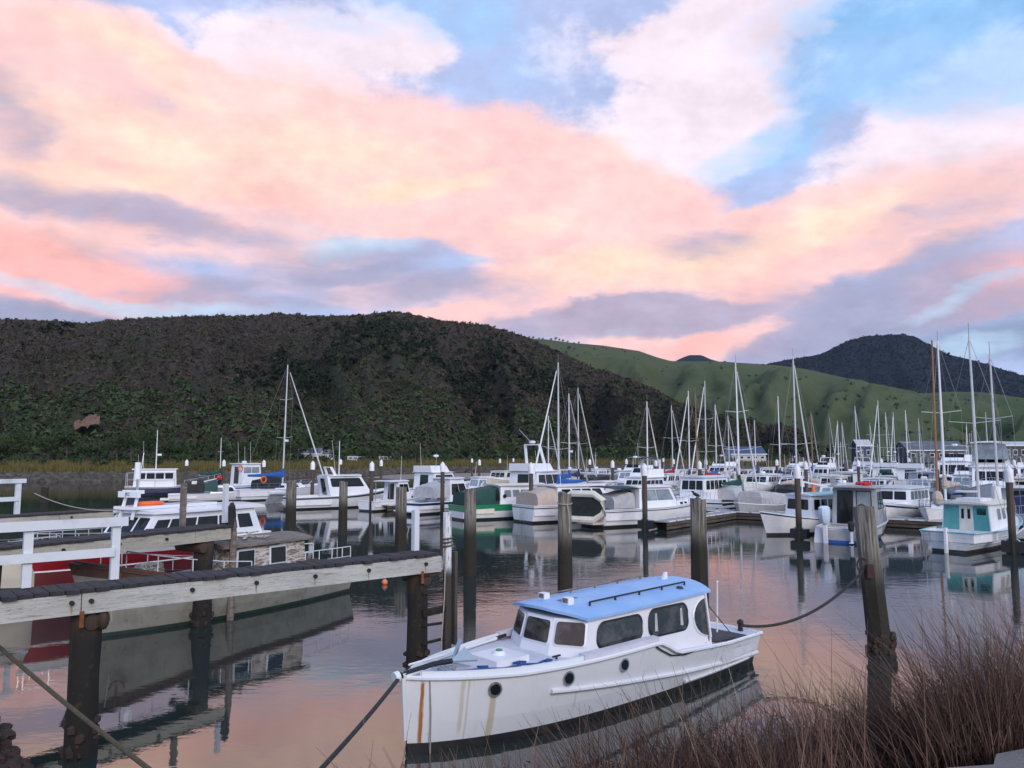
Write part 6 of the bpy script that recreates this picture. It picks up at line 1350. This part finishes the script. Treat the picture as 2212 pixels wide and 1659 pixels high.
for k in range(3):
    p_ = on(f2['port'], .25 + .25 * k, .55, 0); MB().tube([p_, p_ + Vector((0, .03, 0))], .08, 10).build('porthole', 'bare_wood', De)
h_ = MB().box((LD * .27, .1, 1.42), (.55, .6, .5), .3, .85).build('fore_hatch', 'peeling_paint', De, 0)
for sy in (1, -1):
    pts = [(lambda p: (p[0], p[1] * .96, p[2]))(H.pt(t, 1, sy)) for t in (.02, .07, .13, .2, .27)]; rail(De, pts, .62, 'rail_white', .016, True, 'stern_rail')
    pts = [(lambda p: (p[0], p[1] * .96, p[2]))(H.pt(t, 1, sy)) for t in (.5, .6, .7, .8, .88)]; rail(De, pts, .5, 'rail_white', .016, False, 'side_rail')
MB().tube([H.pt(.02, 1, 1), H.pt(.02, 1, -1)], .03, 5).build('transom_rail', 'brown_wood', De)
MB().torus(tuple(Vector(H.pt(.06, 1, .5)) + Vector((0, 0, .10))), .36, .26, .06, 16, 6).build('lifebuoy', 'orange_plastic', De)
an = MB(); q = Vector(H.pt(.9, .9, 1)); an.tube([q + Vector((0, .1, .1)), q + Vector((0, .12, -.35))], .02, 5); an.tube([q + Vector((.2 * math.cos(a), .13, -.3 + .2 * math.sin(a))) for a in [math.pi + k * math.pi / 8 for k in range(9)]], .022, 5); an.build('anchor', 'rust', De)
MB().tube([q + Vector((.2, 0, .1)), q + Vector((.6, .8, -.9))], .012, 4).build('bow_line', 'rope_pale', De)

# orange mooring buoy
pb = P(831, 1262, 0); bo = thing('mooring_buoy', 'small round orange buoy floating beyond the jetty end', 'buoy', (pb.x, pb.y, .04)); MB().ball((0, 0, .03), .105, 12, 8).build('float', 'orange_buoy', bo); MB().torus((0, 0, .14), .03, .03, .008, 10, 4, 'y').build('eye', 'steel', bo)
# slack lines between piles, jetties and boats
rope('mooring_line', 'thin pale line from the red-hulled launch to a timber post', (Vector((cR.x + .2, cR.y + .5, 2.7)), P(405, 1088, 2.9)), .012, 'rope_pale', .15)
rope('mooring_line', 'slack pale line from the farthest jetty rail to the red-hulled launch', (P(52, 1082, 3.3) if False else Vector((j3a.x, j3a.y, 3.2)) + Vector((d3.x, d3.y, 0)) * j3x(60), Vector((cR.x - .4, cR.y - .8, 2.75))), .014, 'rope_pale', .25)
o1 = P(96, 1082, 0); old_pile(96, 1086, 1.5, 'stump of an old pile standing alone in the channel', .35)

# ------------------------------------------------------------------ the near bank with dry grass
def bank_z(x, y):
    x = np.asarray(x, float); y = np.asarray(y, float)
    edge = np.interp(x, [-20, -5, -1, 2, 5, 9, 20], [6.2, 7.6, 8.3, 8.9, 9.6, 10.4, 12])      # water's edge
    top = np.interp(x, [-20, 0, 3, 6, 20], [2.2, 3.2, 4.2, 4.9, 6.0])
    t = np.clip((y - top) / (edge - top), -.3, 1.6)
    z = np.where(t < 0, 2.86, 2.72 * (1 - t) ** 1.15 if False else 2.72 * (1 - np.clip(t, 0, 1)) ** .9 - np.clip(t - 1, 0, 1) * 2.2)
    return z + (fbm(x * 1.3 + 40, y * 1.3 + 40, 3) - .5) * .22 * (t > .02)
gx, gy = np.meshgrid(np.linspace(-16, 18, 110), np.linspace(-4, 16, 80), indexing='ij'); gz = bank_z(gx, gy)
V = np.stack([gx, gy, gz], -1).reshape(-1, 3); i, j = np.meshgrid(np.arange(109), np.arange(79), indexing='ij'); a = (i * 80 + j).ravel()
mat('bank_earth', (.045, .034, .026), (.025, .020, .016), 2.5, .95, bump=.8, coord='World')
structure(np_mesh('bank', V, np.stack([a, a + 80, a + 81, a + 1], -1), 'bank_earth', True, 4))
mat('concrete', (.20, .175, .165), (.155, .135, .13), 1.6, .9, bump=.6, bscale=30, coord='World')
pv = [(1.35, 2.4), (1.95, 3.9), (2.2, 4.06), (2.46, 4.10), (2.56, 4.24), (2.8, 4.33), (3.4, 4.44), (9, 5.0), (9, -2), (-4, -2), (-4, 2.2)]
structure(MB().prism([(x, y, 2.80) for x, y in pv], (0, 0, .13)).build('path', 'concrete', smooth=0))
for k in range(9):
    pass
def blades(n, xr, yfun, hfun, wfun, bend=.35, seg=3, seed=1, tintr=(0, 1), name='dry_grass', m='dry_grass', dens=None, clump=0):
    rg = np.random.default_rng(seed)
    if clump:
        cx = rg.uniform(xr[0], xr[1], clump); idx = rg.integers(0, clump, n); x = cx[idx] + rg.normal(0, .09, n); cyr = rg.uniform(0, 1, clump); fy = np.clip(cyr[idx] + rg.normal(0, .03, n), 0, 1)
    else: x = rg.uniform(xr[0], xr[1], n); fy = rg.uniform(0, 1, n); cx = None
    y = yfun(x, fy); z = bank_z(x, y) - .03; h = hfun(x, y) * rg.uniform(.55, 1.15, n); wd = wfun * rg.uniform(.6, 1.4, n)
    if clump:
        dirx = (x - cx[idx]) * 3.2 + rg.normal(0, .16, n); diry = rg.normal(0, .22, n)
    else: dirx = rg.normal(0, bend, n); diry = rg.normal(0, bend, n)
    wind = -.10; rows = []
    sx = np.ones(n); 
    for s_ in range(seg + 1):
        t = s_ / seg; ox = dirx * h * t * t * .9 + wind * h * t * t; oy = diry * h * t * t * .9; oz = h * (t - .18 * t * t * (dirx ** 2 + diry ** 2 + .2))
        ww = wd * (1 - t * .85); rows.append((np.stack([x + ox - ww, y + oy, z + oz], -1), np.stack([x + ox + ww, y + oy + ww * .6, z + oz], -1)))
    V = np.stack([p for r_ in rows for p in r_], 1); k = 2 * (seg + 1); F = []
    for s_ in range(seg): F.append(np.array([2 * s_, 2 * s_ + 1, 2 * s_ + 3, 2 * s_ + 2]))
    F = np.stack(F)[None] + (np.arange(n) * k)[:, None, None]
    tn = rg.uniform(*tintr, n); return V.reshape(-1, 3), F.reshape(-1, 4), np.repeat(tn, k)
mgr = bpy.data.materials.new('dry_grass'); mgr.use_nodes = True; t = NT(mgr.node_tree); bs = mgr.node_tree.nodes['Principled BSDF']; bs.inputs['Roughness'].default_value = .8; bs.inputs['Specular IOR Level'].default_value = .2
at = t.n('ShaderNodeAttribute', attribute_name='tint').outputs['Fac']; g_ = t.n('ShaderNodeNewGeometry').outputs['Position']; n1 = t.noise(g_, .9, 4).outputs['Fac']
c_ = t.mix(t.step(at, .1, .9), (.030, .016, .013), (.140, .086, .066)); c_ = t.mix(t.m('MULTIPLY', t.step(n1, .5, .7), .55), c_, (.052, .026, .022)); c_ = t.mix(t.step(at, .90, .98), c_, (.30, .23, .18))
mgr.node_tree.links.new(c_, bs.inputs['Base Color']); MATS['dry_grass'] = mgr
def yspan(x, f): 
    edge = np.interp(x, [-20, -5, -1, 2, 5, 9, 20], [6.2, 7.6, 8.3, 8.9, 9.6, 10.4, 12]); top = np.interp(x, [-20, 0, 3, 6, 20], [2.2, 3.2, 4.2, 4.9, 6.0]); return top + .34 + (edge - top - .39) * f
def hh(x, y): return np.interp(x, [-3, -1.2, 0, 1.5, 3, 5, 7, 12], [.25, .55, .70, .88, 1.06, 1.22, 1.36, 1.4]) * (.75 + .5 * fbm(x * 1.1, y * 1.1, 2))
parts_ = [blades(34000, (-1.7, 9.5), yspan, hh, .0042, seed=3, clump=420, tintr=(0, .93)), blades(20000, (-1.2, 9.5), yspan, lambda x, y: hh(x, y) * .8, .0036, .5, seed=4, tintr=(0, .85)), blades(1500, (-.8, 9.0), yspan, lambda x, y: hh(x, y) * 1.2, .0045, .3, seed=5, tintr=(.6, 1)), blades(9000, (2.6, 9.5), yspan, lambda x, y: hh(x, y) * .95, .005, .55, seed=6, tintr=(0, .45))]
off = 0; VV = []; FF = []; TT = []
for v, f, tt in parts_: VV.append(v); FF.append(f + off); TT.append(tt); off += len(v)
stuff(np_mesh('dry_grass', np.concatenate(VV), np.concatenate(FF), 'dry_grass', True, 4, np.concatenate(TT)), 'dry reddish-brown grass covering the near bank', 'grass')
# twiggy brambles at the right end of the bank
rg = random.Random(9); tw = MB()
for k in range(420):
    x = rg.uniform(3.6, 9.0); y = float(yspan(np.array([x]), np.array([rg.uniform(.35, 1.0)]))[0]); z = float(bank_z(x, y)); p = Vector((x, y, z + rg.uniform(.2, .7))); pts = [p]; d = Vector((rg.uniform(-1, .6), rg.uniform(-.6, .6), rg.uniform(.4, 1.1))).normalized()
    for s_ in range(5):
        d = (d + Vector((rg.uniform(-.45, .4), rg.uniform(-.4, .4), rg.uniform(-.35, .2)))).normalized(); p = p + d * rg.uniform(.1, .24); pts.append(p)
    tw.tube(pts, [.006, .0055, .005, .004, .0035, .0025], 3, False)
mat('twig', (.035, .018, .016), (.065, .034, .028), 4, .85)
stuff(tw.build('brambles', 'twig', None, 0), 'tangled brown bramble stems at the right end of the bank', 'brambles')
# seed heads on tall stems in front of the launch
sh = MB(); rg = random.Random(12)
for k in range(150):
    x = rg.uniform(-1.2, 5.5); f = rg.uniform(.55, 1.0); y = float(yspan(np.array([x]), np.array([f]))[0]); z = float(bank_z(x, y)); hg = float(hh(np.array([x]), np.array([y]))[0]) * rg.uniform(.9, 1.2) + .08; lean = rg.uniform(-.22, .16)
    b = Vector((x, y, z)); m_ = b + Vector((lean * .3, 0, hg * .6)); e = b + Vector((lean, rg.uniform(-.08, .08), hg)); sh.tube([b, m_, e], [.0035, .003, .002], 3, False)
    for q in range(8):
        tt = rg.uniform(.76, 1.02); c = m_.lerp(e, (tt - .6) / .4); dd = Vector((rg.uniform(-.05, .05), rg.uniform(-.03, .03), rg.uniform(-.03, .03))); sh.add([c, c + dd, c + dd + Vector((.008, 0, .018))], [(0, 1, 2)])
stuff(sh.build('seed_heads', 'twig', None, 0), 'thin dry stems with drooping seed heads in front of the launch', 'grass')
# weedy rocks in the left corner
rk = random.Random(5)
for k in range(46):
    q = rk.uniform(-60, 62); yy = rk.uniform(1560, 1700); 
    if q > 12 and yy < 1560 + (q - 12) * 2.0: continue
    z0 = .15 + max(0, (30 - q)) * .004; p = P(q, yy, z0); s_ = rk.uniform(.07, .2); mb = MB(); mb.ball((0, 0, 0), s_, 8, 5, (1.2, 1, .7)); mb.v = [(a * rk.uniform(.8, 1.2), b * rk.uniform(.8, 1.2), c * rk.uniform(.8, 1.2)) for a, b, c in mb.v]
    o = mb.build('rock', 'weed_stone', None, 0); o.location = (p.x, p.y, p.z); tag(o, 'dark weed-covered rock at the foot of the bank beside the rusty jetty pile', 'rock', 'weedy rocks at the foot of the bank')

# ------------------------------------------------------------------ thin evening haze
def mk_haze():
    m = bpy.data.materials.new('haze_air'); m.use_nodes = True; nt = m.node_tree; nt.nodes.clear(); t = NT(nt)
    v = t.n('ShaderNodeVolumePrincipled', {'Color': (.55, .72, 1.0, 1), 'Density': 2.6e-5, 'Anisotropy': .2})
    t.n('ShaderNodeOutputMaterial', {'Volume': v.outputs[0]})
    MATS['haze'] = m
    o = MB().box((0, 2150, 310), (10400, 6400, 627)).build('haze', 'haze', smooth=0); o['kind'] = 'stuff'; o['label'] = 'thin blue evening haze over the harbour'; o['category'] = 'haze'
mk_haze()
scene.cycles.volume_bounces = 0
